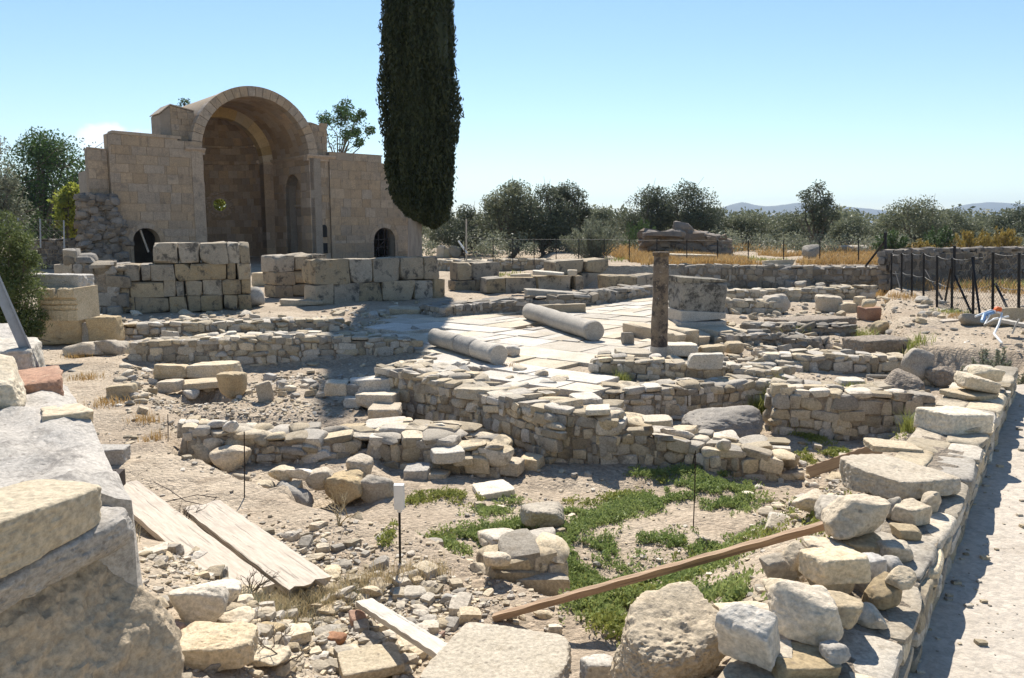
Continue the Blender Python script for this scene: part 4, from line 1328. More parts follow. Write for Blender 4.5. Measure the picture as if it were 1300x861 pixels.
# ------------------------------------------------------------------ single stones
_sid = [0]
def stone(name, label, px, pyb, w, h, mat='lime', kind='boulder', z=None, dr=.8, yaw=None, tilt=0.0, roll=0.0, n=None, chips=None, rough=1.0, sharp=None, cat='stone', group=None, sink=.02, extra=None, seed=None, Hm=None, fix_z=False):
    """px,pyb: where the near foot shows; w,h: the size it shows; z: height of what it rests on"""
    _sid[0] += 1
    sd_ = seed if seed is not None else _sid[0] * 11
    rs = np.random.RandomState(sd_)
    p = G(px, pyb) if z is None else P(px, pyb, z)
    Y = math.hypot(p[1], p[0] * .0)
    s = Y / F0
    Wm = w * s
    Dm = Wm * dr
    kk = (EYE - p[2]) / Y
    Hm = Hm or max(h * s - Dm * kk * .85, Wm * .12)
    n = n or (34 if w > 110 else 24 if w > 55 else 16 if w > 28 else 9)
    yaw = R(rs.uniform(-14, 14) if yaw is None else yaw)
    V, fs = rock((Wm, Dm, Hm), kind, sd_, n, rough, chips, sharp, extra)
    Mx = np.array(Matrix.Rotation(yaw, 3, 'Z') @ Matrix.Rotation(R(tilt), 3, 'X') @ Matrix.Rotation(R(roll), 3, 'Y'))
    V = V @ Mx.T
    zb = np.percentile(V[:, 2], 3)
    c = np.array([p[0], p[1] + Dm * .46, p[2] - zb - sink * min(1, Hm * 4)])
    mb = MB(); mb.add(V, fs)
    o = mb.build(name, M[mat], smooth=True)
    if _pile is not None:
        if not fix_z:
            zc = c[2] + .25
            for it in range(4):
                q = np.array([c[0], c[1], zc])
                low = V[V[:, 2] < np.percentile(V[:, 2], 45)][::2]
                cl = []
                for x in low:
                    b = q + x
                    h = _tree[0].ray_cast(Vector(b), Vector((0, 0, -1)))
                    if h[0] is not None: cl.append(b[2] - h[0].z)
                if not cl: break
                drop = np.percentile(cl, 2.5) + .008
                zc -= drop
                zf = zc + zb                       # height the foot really has: slide along the ray to it
                p2 = P(px, pyb, zf)
                c = np.array([p2[0], p2[1] + Dm * .46, zc])
                zc += .12 if it < 3 else 0
        _pile.append((V + c, fs)); _retree()
    o.location = c
    return tag(o, label, cat, group)
from mathutils.bvhtree import BVHTree
_pile, _tree = None, [None]
def _retree():
    vs, fsl, n = [], [], 0
    for v, f in _pile:
        vs.append(v); fsl.append(np.asarray(f) + n); n += len(v)
    vs = np.concatenate(vs)
    _tree[0] = BVHTree.FromPolygons([tuple(x) for x in vs], [tuple(int(k) for k in f) for ff in fsl for f in ff])
def PILE_ON():
    global _pile
    s = np.linspace(-2.6, 6, 60); Lw = []
    for a in (.0, .46):
        for t in s: q = A1 + U1 * t + N1 * a; Lw.append((q[0], q[1], .25))
    F = [(i, i + 1, 61 + i, 60 + i) for i in range(59)]
    xs = np.arange(-.5, 4.5, .08); ys = np.arange(2, 7, .08)
    X, Y = np.meshgrid(xs, ys); Z = hgt(X, Y)
    nx = len(xs)
    FG = [(j * nx + i, j * nx + i + 1, (j + 1) * nx + i + 1, (j + 1) * nx + i) for j in range(len(ys) - 1) for i in range(nx - 1)]
    _pile = [(np.array(Lw), np.array(F)), (np.stack([X, Y, Z], -1).reshape(-1, 3), np.array(FG))]
    _retree()
def PILE_OFF():
    global _pile
    _pile = None
S = stone
ZW_ = .245
# --- rocks on and by the path wall
PILE_ON()
S('loose_rock', 'flat wide stone just above the angular slab, partly hidden by it', 1143, 577, 62, 14, 'lime', 'block', 0.25, .9)
S('flat_rock', 'big flat angular slab lying across the path wall, upper end of the rock pile', 1160, 640, 128, 68, 'lime', 'block', ZW_, .95, 24, tilt=-4, chips=7, seed=3, sharp=18)
S('boulder', 'square shouldered ochre rock at the bottom edge, right of centre', 1027, 868, 88, 60, 'ochre', 'block', 0.25, .8, 4, chips=6, seed=61)
S('loose_rock', 'dark rock in the shade behind the square ochre rock', 1067, 846, 40, 38, 'grey', 'boulder', 0.25, .9)
S('flat_rock', 'grey flat slab wedged left of the square ochre rock', 990, 836, 48, 24, 'lime', 'block', 0.25, .9, -20)
S('flat_rock', 'pale slab leaning on the front boulder from the right', 953, 846, 70, 80, 'lime_w', 'block', 0.12, .6, -35, tilt=20, seed=71)
S('loose_rock', 'pale rock low in the pile, between the pinkish brown and square ochre rocks', 1048, 806, 50, 40, 'lime', 'boulder', .25, .9, seed=201, fix_z=True)
S('loose_rock', 'tan rock low in the pile left of the front cream rock', 985, 812, 60, 46, 'lime', 'boulder', .16, .9, seed=202, fix_z=True)
S('loose_rock', 'cream rock low in the pile beside the grey flat slab', 955, 800, 70, 44, 'lime_w', 'block', .05, .9, seed=203, fix_z=True)
S('loose_rock', 'half hidden tan rock under the wide cream rock', 1062, 760, 60, 40, 'lime', 'boulder', .25, .9, seed=204, fix_z=True)
S('loose_rock', 'half hidden tan rock under the rounded one at the left of the pile', 1012, 764, 56, 46, 'ochre', 'boulder', .18, .9, seed=205, fix_z=True)
S('boulder', 'pinkish brown rock behind the front cream rock of the pile', 1074, 800, 66, 60, 'lime', 'boulder', 0.29, .9, seed=41)
S('loose_rock', 'tan rock at the foot of the pile on the flat wall top', 1127, 778, 52, 38, 'ochre', 'boulder', ZW_, .8, seed=8)
S('loose_rock', 'dark brownish rock in the shade between the wide cream rock and the wedge', 1107, 752, 48, 58, 'grey', 'block', ZW_, .8, 20)
S('loose_rock', 'small upright grey rock on the wall side of the pile', 1137, 738, 22, 40, 'grey', 'boulder', ZW_, .9)
S('loose_rock', 'wedge shaped tan rock at the right side of the pile', 1141, 718, 46, 42, 'lime', 'boulder', ZW_, .8, seed=14)
S('loose_rock', 'small tan rock under the sharp edged one on the path wall', 1160, 690, 36, 26, 'ochre', 'boulder', ZW_, .9)
S('loose_rock', 'squat tan rock at the wall edge below the angular slab', 1185, 655, 26, 30, 'lime', 'boulder', ZW_, .9)
S('loose_rock', 'outermost left rock of the pile above the wooden batten', 990, 742, 34, 52, 'ochre', 'boulder', 0.36, 1.0)
S('loose_rock', 'tan rock showing under the large rough boulder, on the pit side', 1058, 716, 60, 40, 'lime', 'boulder', .25, .9, seed=206, fix_z=True)
S('loose_rock', 'brown rock showing under the large rough boulder, on the path side', 1105, 712, 60, 40, 'ochre', 'boulder', .25, .9, seed=207, fix_z=True)
S('loose_rock', 'grey rock behind the large rough boulder', 1078, 668, 60, 40, 'grey', 'boulder', .25, .9, seed=208, fix_z=True)
S('loose_rock', 'flat light rock at the left edge of the pile above the front cream rock', 998, 766, 48, 34, 'lime_w', 'boulder', 0.3, .9)
S('boulder', 'front cream rock of the pile with a bright sloping top', 1032, 812, 84, 64, 'lime', 'boulder', .10, .8, -12, seed=52, sharp=18)
S('loose_rock', 'rounded tan rock left of the wide cream rock in the pile', 1012, 738, 40, 54, 'lime', 'boulder', 0.38, 1.0, seed=5)
S('boulder', 'wide cream rock with a flat bright top, middle of the rock pile', 1068, 744, 82, 60, 'lime', 'block', 0.4, .7, 6, chips=6, seed=33)
S('loose_rock', 'dark grey rock wedged beside the large boulder under the angular slab', 1137, 664, 24, 42, 'grey', 'boulder', 0.38, .9)
S('loose_rock', 'sharp edged tan rock right of the large boulder on the path wall', 1163, 668, 44, 38, 'lime', 'block', 0.4, .8, 30, chips=6)
S('boulder', 'large rough boulder on top of the rock pile, below the flat angular slab', 1096, 690, 92, 74, 'lime', 'boulder', 0.42, .85, 10, seed=21, sharp=18)
S('loose_rock', 'tan rock at the pit side end of the pile, below the angular slab', 1035, 655, 60, 42, 'lime', 'boulder', .05, .9, seed=301)
S('loose_rock', 'cream rock on the wall edge right of the wide cream rock', 1152, 748, 40, 30, 'lime', 'boulder', .25, .9, seed=303)
S('loose_rock', 'small tan rock at the wall edge right of the front cream rock', 1112, 800, 40, 28, 'lime', 'boulder', .25, .9, seed=304)
PILE_OFF()
S('boulder', 'great rough brown boulder at the bottom edge of the picture', 858, 884, 160, 128, 'lime', 'boulder', -.12, .85, 14, n=84, seed=77, rough=1.25, sharp=9, chips=9)
S('boulder', 'white flat topped rock at the bottom edge, left of the great boulder', 642, 884, 190, 104, 'lime_w', 'block', -.42, .9, -18, n=80, seed=81, sharp=14, chips=6, rough=.8)
S('flat_rock', 'smooth pale rock between the white flat rock and the great boulder', 763, 868, 62, 50, 'lime_w', 'boulder', -.42, .8, 10, seed=83)
S('flat_rock', 'broad flat stone on the path wall beyond the angular slab', 1228, 552, 82, 42, 'lime_w', 'block', ZW_, .8, 18, chips=4, seed=91)
S('loose_rock', 'small oval stone tucked against the broad flat stone on the wall', 1230, 552, 42, 15, 'lime', 'boulder', ZW_, .7, 18)
S('flat_rock', 'thin flat stone beyond the broad flat one, far part of the path wall', 1244, 509, 62, 17, 'lime', 'block', ZW_, .8, 25)
S('loose_rock', 'lumpy stone on the thin flat stone near the end of the path wall', 1247, 497, 50, 18, 'lime', 'boulder', .31, .8)
S('loose_rock', 'topmost pale stone at the far end of the path wall', 1257, 484, 42, 22, 'lime_w', 'boulder', .33, .8)
# --- the pit
S('boulder', 'single grey white boulder standing alone among the green creeping plants', 689, 675, 58, 50, 'grey', 'boulder', None, .9, 12, seed=14, n=30)
S('flat_rock', 'flat pale slab lying by the upper edge of the green plants', 626, 634, 50, 24, 'lime_w', 'block', None, .9, 20)
S('loose_rock', 'squared pale block lying before the long wall, left of two', 650, 603, 30, 26, 'lime', 'block', -1.33, 1.0, -25)
S('loose_rock', 'squared pale block lying before the long wall, right of two', 676, 597, 28, 24, 'lime', 'block', -1.33, 1.2, -25)
S('boulder', 'large dark grey lump of old concrete with a domed top', 925, 566, 118, 56, 'concrete', 'boulder', -1.36, .8, 8, n=34, seed=17, sharp=7)
S('loose_rock', 'conical pale stone standing on the right end of the long wall', 920, 572, 18, 18, 'lime_w', 'boulder', -1.0, .9)
S('flat_rock', 'flat white stone lying on top of the long wall near its middle', 760, 527, 32, 14, 'lime_w', 'block', -.66, .9)
S('flat_rock', 'broad flat capstone on the middle of the long wall', 838, 541, 38, 15, 'lime', 'block', -.78, 1.0)
S('flat_rock', 'large pale slab on the upper left end of the long wall', 522, 482, 74, 22, 'lime_w', 'block', -.76, 1.3, -24)
S('flat_rock', 'big smooth slab set into the top of the long wall', 617, 508, 62, 24, 'lime_w', 'block', -.76, 1.2, -28)
# stepping blocks left of the long wall
blk = [
    (474, 502, 70, 30, 'lime_w', -.95, 'wide pale block at the head of the step stones'),
    (425, 502, 30, 22, 'lime', -.95, 'small round edged block left of the wide pale head block'),
    (454, 502, 28, 18, 'grey', -.95, 'grey block between the small and the wide head blocks'),
    (481, 519, 56, 26, 'lime', -1.05, 'long tan block second down the row of step stones'),
    (447, 517, 24, 16, 'lime_w', -1.1, 'small white faced stone left of the long tan step stone'),
    (487, 532, 46, 22, 'lime', -1.1, 'square cut step stone third down the row'),
    (521, 513, 26, 14, 'grey', -1.15, 'flat dark stone right of the long tan step stone'),
    (484, 552, 52, 22, 'lime_w', -1.15, 'broad pale step stone fourth down the row'),
    (443, 562, 36, 28, 'lime', -1.25, 'leaning pale topped block left of the broad step stone'),
    (511, 560, 26, 34, 'lime', -1.3, 'upright squarish stone at the right of the broad step stone'),
    (485, 568, 32, 18, 'lime_w', -1.3, 'lowest square pale step stone'),
    (542, 556, 32, 20, 'lime', -1.2, 'slanted pale stone beside the trench at the stub wall'),
    (575, 556, 26, 20, 'lime_w', -1.2, 'rounded white stone at the corner of the stub wall'),
    (529, 612, 34, 26, 'grey', -1.36, 'dark pitted block at the foot of the stepped stub wall'),
    (551, 611, 36, 18, 'lime', -1.36, 'long tan block at the foot of the stepped stub wall'),
    (586, 592, 26, 17, 'lime_w', -1.2, 'bright brick shaped stone on the stepped stub wall'),
    (606, 600, 34, 30, 'lime', -1.3, 'rough sloping stone at the right of the stepped stub wall'),
    (566, 588, 40, 24, 'lime_w', -1.15, 'flat topped pale stone on the stepped stub wall'),
]
for px, yb, w_, h_, mt, z, lb in blk:
    S('cut_stone', lb, px, yb, w_, h_, mt, 'block', z, .85, chips=4)
# heap at the left stub
hp = [
    (285, 600, 48, 40, 'lime', -1.2, 'big tan rock at the left end of the tumbled stub wall'),
    (252, 592, 34, 44, 'lime', -1.2, 'upright tan rock closing the left end of the tumbled stub'),
    (303, 620, 26, 24, 'ochre', -1.3, 'ochre rock below the left end of the tumbled stub'),
    (332, 637, 32, 34, 'lime_w', -1.3, 'pale rock at the left of the lower rock row'),
    (356, 612, 36, 26, 'lime_w', -1.15, 'flat pale rock in the upper row of the tumbled heap'),
    (383, 610, 30, 18, 'lime_w', -1.12, 'small pale rock next to the flat one in the upper heap row'),
    (366, 631, 30, 24, 'lime', -1.25, 'squarish tan rock in the lower rock row'),
    (365, 655, 54, 48, 'grey', -1.42, 'dark undercut boulder at the foot of the lower rock row'),
    (404, 624, 40, 36, 'lime', -1.25, 'rounded tan rock in the middle of the lower rock row'),
    (434, 642, 56, 56, 'ochre', -1.4, 'dark brown conglomerate lump at the end of the lower rock row'),
    (455, 608, 34, 32, 'lime', -1.2, 'large tan rock at the right end of the lower rock row'),
    (478, 640, 40, 46, 'grey', -1.4, 'sloping earthy lump right of the conglomerate'),
    (272, 545, 28, 12, 'lime_w', -.78, 'bright flat stone on top of the left stub wall'),
    (290, 548, 22, 14, 'lime_w', -.78, 'round white stone on top of the left stub wall'),
    (258, 543, 20, 10, 'lime', -.78, 'small tan stone on the far left of the stub wall top'),
]
for px, yb, w_, h_, mt, z, lb in hp:
    S('loose_rock', lb, px, yb, w_, h_, mt, 'boulder', z, .85)
# left dirt slope
S('stone_block', 'dark faced flat block lying alone on the dirt by the big left wall', 124, 591, 60, 30, 'grey', 'block', None, .6, 6, chips=2)
S('stone_block', 'lone tan block lying on the dirt slope at the left', 151, 505, 34, 20, 'lime', 'block', None, .6, 10)
S('standing_rock', 'small upright cream stone standing on the dirt near the shadow tip', 335, 511, 20, 28, 'lime', 'block', None, .7, 20, roll=-12)
S('stone_block', 'long cut block upper left of the paired blocks on the slope', 214, 481, 40, 22, 'lime', 'block', -1.05, .8, 5)
S('stone_block', 'long cut block with a shaded front, upper right of the paired blocks', 264, 480, 66, 24, 'lime', 'block', -1.05, .6, -3)
S('stone_block', 'short lower block under the paired blocks on the slope', 213, 498, 28, 18, 'lime', 'block', -1.1, .8)
S('stone_block', 'long thin lower block under the paired blocks on the slope', 252, 494, 56, 14, 'lime', 'block', -1.1, .5)
S('boulder', 'lumpy brown stump of masonry at the end of the paired blocks', 292, 506, 34, 42, 'ochre', 'boulder', -1.12, .9)
S('loose_rock', 'flat stone in the dirt above the little pit, left of two', 238, 508, 24, 14, 'lime_w', 'boulder', None, .9)
S('loose_rock', 'flat stone in the dirt above the little pit, right of two', 261, 500, 18, 14, 'lime_w', 'boulder', None, .9)
# blocks by the left edge in the middle distance
def cornice():
    p = P(50, 407, -.05); q = P(104, 406, -.05)
    L = q[0] - p[0]; Hc = D(77, 366, p[1])[2] + .05
    z = lambda t: t * Hc
    prof = [(0, 0), (0, z(.30)), (.03, z(.31)), (.03, z(.36)), (-.01, z(.37)), (-.01, z(.46)), (.03, z(.47)), (.03, z(.50)), (-.03, z(.52)), (-.03, z(.62)), (.01, z(.63)), (.01, z(.67)), (-.07, z(.72)), (-.07, z(.96)), (-.04, z(1.0)), (.8, z(1.0)), (.8, 0)]
    mb = MB()
    n = 26
    V = []
    rs = np.random.RandomState(3)
    for i in range(n + 1):
        t = i / n
        nick = max(0, 1 - abs(t - .52) / .06) * .16
        for k, (d, zz) in enumerate(prof):
            V.append((L * t, d + rs.normal(0, .004), zz - (nick if zz > z(.9) and d < .3 else 0) + rs.normal(0, .004)))
    m = len(prof)
    F = [(i * m + k, i * m + (k + 1) % m, (i + 1) * m + (k + 1) % m, (i + 1) * m + k) for i in range(n) for k in range(m)]
    F += [tuple(range(m)), tuple(n * m + k for k in range(m - 1, -1, -1))]
    mb.add(V, F)
    o = mb.build('carved_block', M['lime'], fix=True)
    o.location = (p[0], p[1], -.05)
    tag(o, 'cream cornice block with horizontal grooves and a notched top', 'stone')
cornice()
S('stone_block', 'long dark topped slab behind the grooved cornice block', 68, 366, 66, 20, 'grey', 'block', .55, .6, 3, chips=1)
S('stone_block', 'wide lower block under the grooved cornice block', 74, 437, 58, 32, 'ochre', 'block', -.92, .8, 3, chips=2, Hm=.62)
S('stone_block', 'narrow dark block squeezed between the two lower blocks', 107, 436, 13, 30, 'grey', 'block', -.92, 2.0, 3, chips=2)
S('stone_block', 'rounded square block at the right end of the lower blocks', 129, 436, 34, 38, 'ochre', 'block', -.92, 1.0, 5, chips=3)
S('boulder', 'flat brown boulder lying in front of the rounded square block', 136, 452, 42, 18, 'ochre', 'boulder', None, .8)
S('flat_rock', 'low earthy slab in front of the wide lower block', 98, 455, 54, 14, 'lime', 'boulder', None, .8)
S('loose_rock', 'squarish stone right of the low kerb wall end', 215, 433, 18, 14, 'lime_w', 'block', None, .8)
S('boulder', 'dark boulder at the right foot of the tall stepped block wall', 320, 391, 28, 24, 'grey', 'boulder', None, .8)
S('stone_block', 'pale block beyond the end of the tall stepped block wall', 330, 363, 22, 18, 'lime', 'block', None, 1.0)
# middle and right

S('stone_block', 'small upright grey block standing on the court behind the column', 797, 438, 14, 18, 'grey', 'block', -.86, .8, 15, chips=3)
S('stone_block', 'long pale beam of stone lying slanted right of the standing column', 897, 468, 44, 22, 'lime_w', 'block', -.68, .45, -8, chips=3)
S('flat_rock', 'white slab lying between the standing column and the low wall', 806, 456, 44, 14, 'lime_w', 'block', -.8, .9)
S('flat_rock', 'thin overhanging slab right of the standing column', 866, 452, 44, 20, 'lime_w', 'block', -.86, .9, -5)
S('stone_block', 'long tan block between the pedestal step and the slanted stone beam', 905, 452, 32, 16, 'lime', 'block', -.88, .6, 8)
S('stone_block', 'tan block touching the end of the long tan block', 934, 448, 24, 16, 'lime', 'block', -.88, .8, 8)
S('stone_block', 'large block with a sloping bright face, right of the dark square stone', 1003, 476, 38, 24, 'lime', 'block', -.97, .9, 10)
S('stone_block', 'dark square stone in the low ruins left of the sloping block', 968, 478, 36, 20, 'grey', 'block', -.97, .6, 4)
S('standing_rock', 'tall pitted slab leaning upright at the end of the rubble wall', 1168, 491, 42, 56, 'ochre', 'boulder', -.97, .45, 18, roll=14, seed=23, sharp=9)
S('loose_rock', 'rounded stone at the foot of the leaning pitted slab', 1182, 490, 22, 14, 'lime', 'boulder', -.95, .8)
S('boulder', 'dark rough boulder right behind the leaning pitted slab', 1202, 490, 34, 28, 'earthm', 'boulder', -.9, .9)
S('flat_rock', 'long white rounded slab lying on the ground before the rubble wall', 1083, 491, 34, 13, 'lime_w', 'block', -.95, .8)
S('boulder', 'broad earthy boulder at the right end of the coursed rubble wall', 1155, 520, 70, 36, 'earthm', 'boulder', -1.0, .7, 20, seed=5)
S('stone_stump', 'broad earthy stump of masonry in the right ruins', 990, 398, 34, 26, 'ochre', 'boulder', -.93, .9, seed=7)
S('stone_block', 'dark square stump near the round earth platform', 1054, 396, 30, 22, 'ochre', 'block', -.93, .7)
S('stone_block', 'pale low block beside the dark square stump', 1077, 397, 22, 14, 'lime', 'block', -.93, .8)
S('stone_block', 'narrow upright block near the reddish brick lump', 1093, 397, 13, 22, 'lime', 'block', -.93, .8, 20)
S('brick_lump', 'reddish brick lump capped by a pale stone in the right ruins', 1107, 407, 26, 20, 'red', 'block', -.93, .8)
S('flat_rock', 'pale cap stone on the reddish brick lump', 1107, 390, 18, 11, 'lime', 'boulder', -.35, .8)
S('boulder', 'brown rock on the edge of the earth bank below the brick lump', 1120, 424, 20, 18, 'ochre', 'boulder', -.85, .8)
S('earth_platform', 'round earth platform with a dark vertical edge in the right ruins', 1040, 424, 84, 26, 'earthm', 'block', -.95, 1.0, 20, chips=6, seed=12, cat='masonry')
S('earth_bank', 'weathered grey bank of old masonry below the dusty track, left part', 1127, 460, 84, 36, 'earthm', 'block', -.98, .6, 14, chips=6, seed=13, cat='masonry')
S('earth_bank', 'weathered grey bank of old masonry below the dusty track, right part', 1196, 440, 64, 26, 'earthm', 'block', -.9, .6, 4, chips=6, seed=15, cat='masonry')
S('stone_slab', 'long kerb slab on the ledge behind the fallen column', 705, 383, 76, 15, 'grey', 'block', -.75, .3, 3, chips=2)
S('stone_slab', 'shorter brown kerb slab in front of the long kerb slab', 709, 398, 70, 13, 'ochre', 'block', -.88, .3, 2, chips=2)
S('flat_rock', 'rusty brown flat rock in the cypress shadow on the ledge', 515, 402, 50, 13, 'ochre', 'block', None, .6)
S('stone_slab', 'low step slab running left from the long two course wall', 380, 389, 60, 9, 'lime', 'block', None, .4)
S('stone_slab', 'thin slab lying on the low rear block wall, left of two', 661, 352, 28, 5, 'ochre', 'block', -.24, .7)
S('stone_slab', 'thin pale slab lying on the low rear block wall, right of two', 697, 350, 40, 5, 'lime_w', 'block', -.24, .6)
S('stone_block', 'small squarish stone on the right end of the low rear block wall', 727, 350, 12, 8, 'lime', 'block', -.24, .9)
S('standing_rock', 'tall rounded stone stub of the distant trio, left of three', 560, 327, 10, 15, 'lime', 'block', None, .9)
S('standing_rock', 'shorter broad stone stub of the distant trio, in the middle', 568, 327, 12, 12, 'lime', 'block', None, .9)
S('standing_rock', 'darker round topped stone stub of the distant trio, right of three', 579, 327, 12, 16, 'grey', 'boulder', None, .9)
S('stone_block', 'upright pale block before the distant stone trio', 576, 341, 10, 13, 'lime', 'block', None, .8)
S('stone_slab', 'pale slab leaning on the rear retaining wall, left of three', 879, 355, 16, 16, 'lime_w', 'block', -.88, .3, 5, roll=20)
S('stone_slab', 'narrow pale slab leaning on the rear retaining wall, middle of three', 893, 355, 9, 14, 'lime_w', 'block', -.88, .3, 5, roll=18)
S('stone_slab', 'small pale triangular slab leaning on the rear wall, right of three', 903, 356, 11, 10, 'lime_w', 'boulder', -.88, .4)
S('stone_slab', 'rounded headstone shaped slab leaning on the rear retaining wall', 954, 359, 17, 18, 'lime', 'block', -.88, .35, 5)
S('boulder', 'rock mound in the dry grass left of the wire fence corner', 1031, 328, 20, 17, 'grey', 'boulder', None, .9)
S('boulder', 'long low rock heap in the dry grass left of the wire fence corner', 1085, 322, 44, 9, 'grey', 'boulder', None, .6)
S('stone_slab', 'long pale slab lying in the dry grass on the upper terrace, right of two', 990, 337, 40, 7, 'lime', 'block', None, .4)
S('stone_slab', 'long pale slab lying in the dry grass on the upper terrace, left of two', 880, 332, 70, 4, 'lime_w', 'block', None, .3)
S('loose_rock', 'pale stone among weeds on the dusty track by the fence', 1173, 385, 16, 8, 'lime_w', 'boulder', None, .8)
# rubble heaps against the rear wall
for i, px in enumerate((1006, 1018, 1031, 1044, 1056)):
    S('loose_rock', 'grey rock in the heap against the rear retaining wall', px, 366 + (i % 2) * 2, 14, 11, 'grey', 'boulder', -.86, .9, group='grey rocks heaped against the rear wall')
# the red brown ruin behind the fence
def ruin():
    t = thing('masonry_ruin', 'long red brown lump of ruined masonry with an overhanging top, among dry grass', 'ruin', tuple(G(868, 326)))
    Y = 50.0
    rs = np.random.RandomState(6)
    mb = MB()
    for i in range(190):
        px = rs.uniform(817, 918); lo = 322
        hi = np.interp(px, [815, 850, 855, 875, 880, 918], [296, 294, 290, 290, 294, 303])
        py = rs.uniform(hi + 2, lo)
        if px < 821 and py > 301: continue
        p = D(px, py, Y + rs.uniform(-.6, .8))
        k = rs.uniform(.5, 1.0)
        put(mb, rs, 'boulder', 3, p - np.array(t.location), (k * 1.3, k, k * .6), rs.uniform(-.3, .3), .12)
    mr = stone_mat('red_masonry', (.25, .20, .155), (.18, .145, .115), (.30, .24, .18), lichen=.4, island=True, var=.25)
    mb.build('rubble_core', mr, t, smooth=True)
    mb = MB()
    for (a, b, y0, y1) in ((816, 862, 295, 302),):
        p, q = D(a, y0, Y - .4), D(b, y1, Y - .4)
        V, fs = rock((q[0] - p[0], 2.2, p[2] - q[2]), 'block', 5, 12)
        mb.add(V + (p + q) / 2 - np.array(t.location), fs)
    mb.build('overhanging_slab', mr, t, smooth=True)
    V, fs = rock((1.3, 1.2, .5), 'boulder', 15, 12)
    mb = MB(); mb.add(V + D(866, 291, Y - .2) - np.array(t.location), fs)
    mb.build('top_lump', mr, t, smooth=True)
ruin()

# ------------------------------------------------------------------ columns and pedestal
def lathe(mb, prof, k=40, rs=None, amp=0.0, axis='z'):
    V = []
    for r, z in prof:
        for j in range(k):
            a = 2 * math.pi * j / k
            V.append((r * math.cos(a), r * math.sin(a), z))
    V = np.array(V)
    if amp:
        d = V.copy(); d[:, 2] = 0
        nn = fbm(V * 3.0 + 4, 4, 3)[:, None]
        V = V + d / (np.linalg.norm(d, axis=1)[:, None] + 1e-6) * nn * amp
    m = len(prof)
    F = [(i * k + j, i * k + (j + 1) % k, (i + 1) * k + (j + 1) % k, (i + 1) * k + j) for i in range(m - 1) for j in range(k)]
    mb.add(V, F)
    mb.add(V[:k], [tuple(range(k - 1, -1, -1))]); mb.add(V[-k:], [tuple(range(k))])
p = P(838, 453, -.87)
t = thing('standing_column', 'slender lichen stained column shaft standing upright in the court', 'column', (p[0], p[1] + .15, p[2] - .03))
zz = lambda y: D(838, y, p[1])[2] - p[2] + .03
mb = MB(); lathe(mb, [(.185, 0), (.18, .02), (.178, zz(441))], 36, amp=.008); mb.build('bottom_collar', M['column'], t, smooth=False)
mb = MB(); hh = np.linspace(zz(441), zz(326), 26); lathe(mb, [(.172 - .018 * i / 25, z) for i, z in enumerate(hh)] + [(.150, hh[-1] + .004)], 36, amp=.012); mb.build('shaft', M['column_l'], t, smooth=True)
mb = MB(); lathe(mb, [(.15, zz(326)), (.172, zz(325)), (.175, zz(321)), (.16, zz(320))], 36, amp=.012); mb.build('top_rim', M['column_l'], t, smooth=True)
def fallen(name, label, a, b, r, cuts, seed, parts=True):
    """a,b ends on the ground"""
    a, b = np.array(a), np.array(b)
    L = np.linalg.norm(b - a); c = (a + b) / 2
    t = thing(name, label, 'column', tuple(a))
    d = (b - a) / L
    rot = Vector(d).to_track_quat('Z', 'Y').to_matrix()
    edges = [0] + cuts + [1]
    for i in range(len(edges) - 1):
        s0, s1 = edges[i] * L + .008, edges[i + 1] * L - .008
        mb = MB()
        nn = 14
        prof = [(r * .93, s0)] + [(r * (1 + .008 * math.sin(7 * s0 + k)), s0 + .02 + (s1 - s0 - .04) * k / nn) for k in range(nn + 1)] + [(r * .93, s1)]
        if i == len(edges) - 2: prof = prof[:-3] + [(r * 1.0, s1 - .16), (r * 1.07, s1 - .14), (r * 1.07, s1 - .03), (r * .98, s1)]
        lathe(mb, prof, 40, amp=.014)
        V = np.concatenate(mb.v) @ np.array(rot).T + np.array([0, 0, r * .97])
        mb.v = [V]
        mb.build('shaft' if len(edges) == 2 else 'drum', M['column'], t, smooth=True)
    return t
a, b = P(672, 405, -.85), P(755, 433, -.85)
fallen('fallen_column', 'whole smooth column shaft lying on the sunlit paving', a, b, .228, [], 1)
a, b = P(552, 438, -.83), P(634, 463, -.83)
fallen('fallen_column', 'broken column lying in three pieces at the edge of the paving', a, b, .185, [.42, .68], 2)
S('column_stump', 'short broken piece of column end beside the three piece column', 651, 453, 18, 17, 'column', 'boulder', -.84, 1.2, 30)
def pedestal():
    p = P(890, 414, -.62)
    Y = p[1]
    t = thing('column_pedestal', 'big square lichen blackened pedestal block with a moulded foot', 'pedestal', (p[0], Y + .62, p[2]), R(8))
    s = Y / F0
    wd = 60 * s
    V, fs = rock((wd * .97, wd * .95, .80), 'block', 4, 26, rough=.45, chips=3, sharp=26)
    mb = MB(); mb.add(V + np.array([0, 0, .66]), fs); mb.build('block', M['pedestal'], t, smooth=True)
    mb = MB()
    V, fs = rock((wd * 1.0, wd * .98, .26), 'block', 6, 22, rough=.2, chips=0, sharp=40); mb.add(V + np.array([0, 0, .2]), fs)
    V, fs = rock((wd * 1.10, wd * 1.08, .12), 'block', 8, 22, rough=.2, chips=1, sharp=40); mb.add(V + np.array([0, 0, .05]), fs)
    mb.build('moulded_foot', M['column'], t, smooth=True)
    V, fs = rock((wd * 1.04, wd * 1.0, .1), 'block', 9, 22, rough=.6, chips=3, sharp=22)
    mb = MB(); mb.add(V + np.array([0, 0, 1.08]), fs); mb.build('top_ledge', M['pedestal'], t, smooth=True)
pedestal()
ashlar('stone_platform', 'low stone platform of blocks carrying the square pedestal', xy(856, 440, -.9), xy(956, 434, -.9), -.95, [(.33, 0, 1, [1, .6, 1.2, 1.1, 1.3])], 2.3, mat='lime', seed=21, cat='platform')

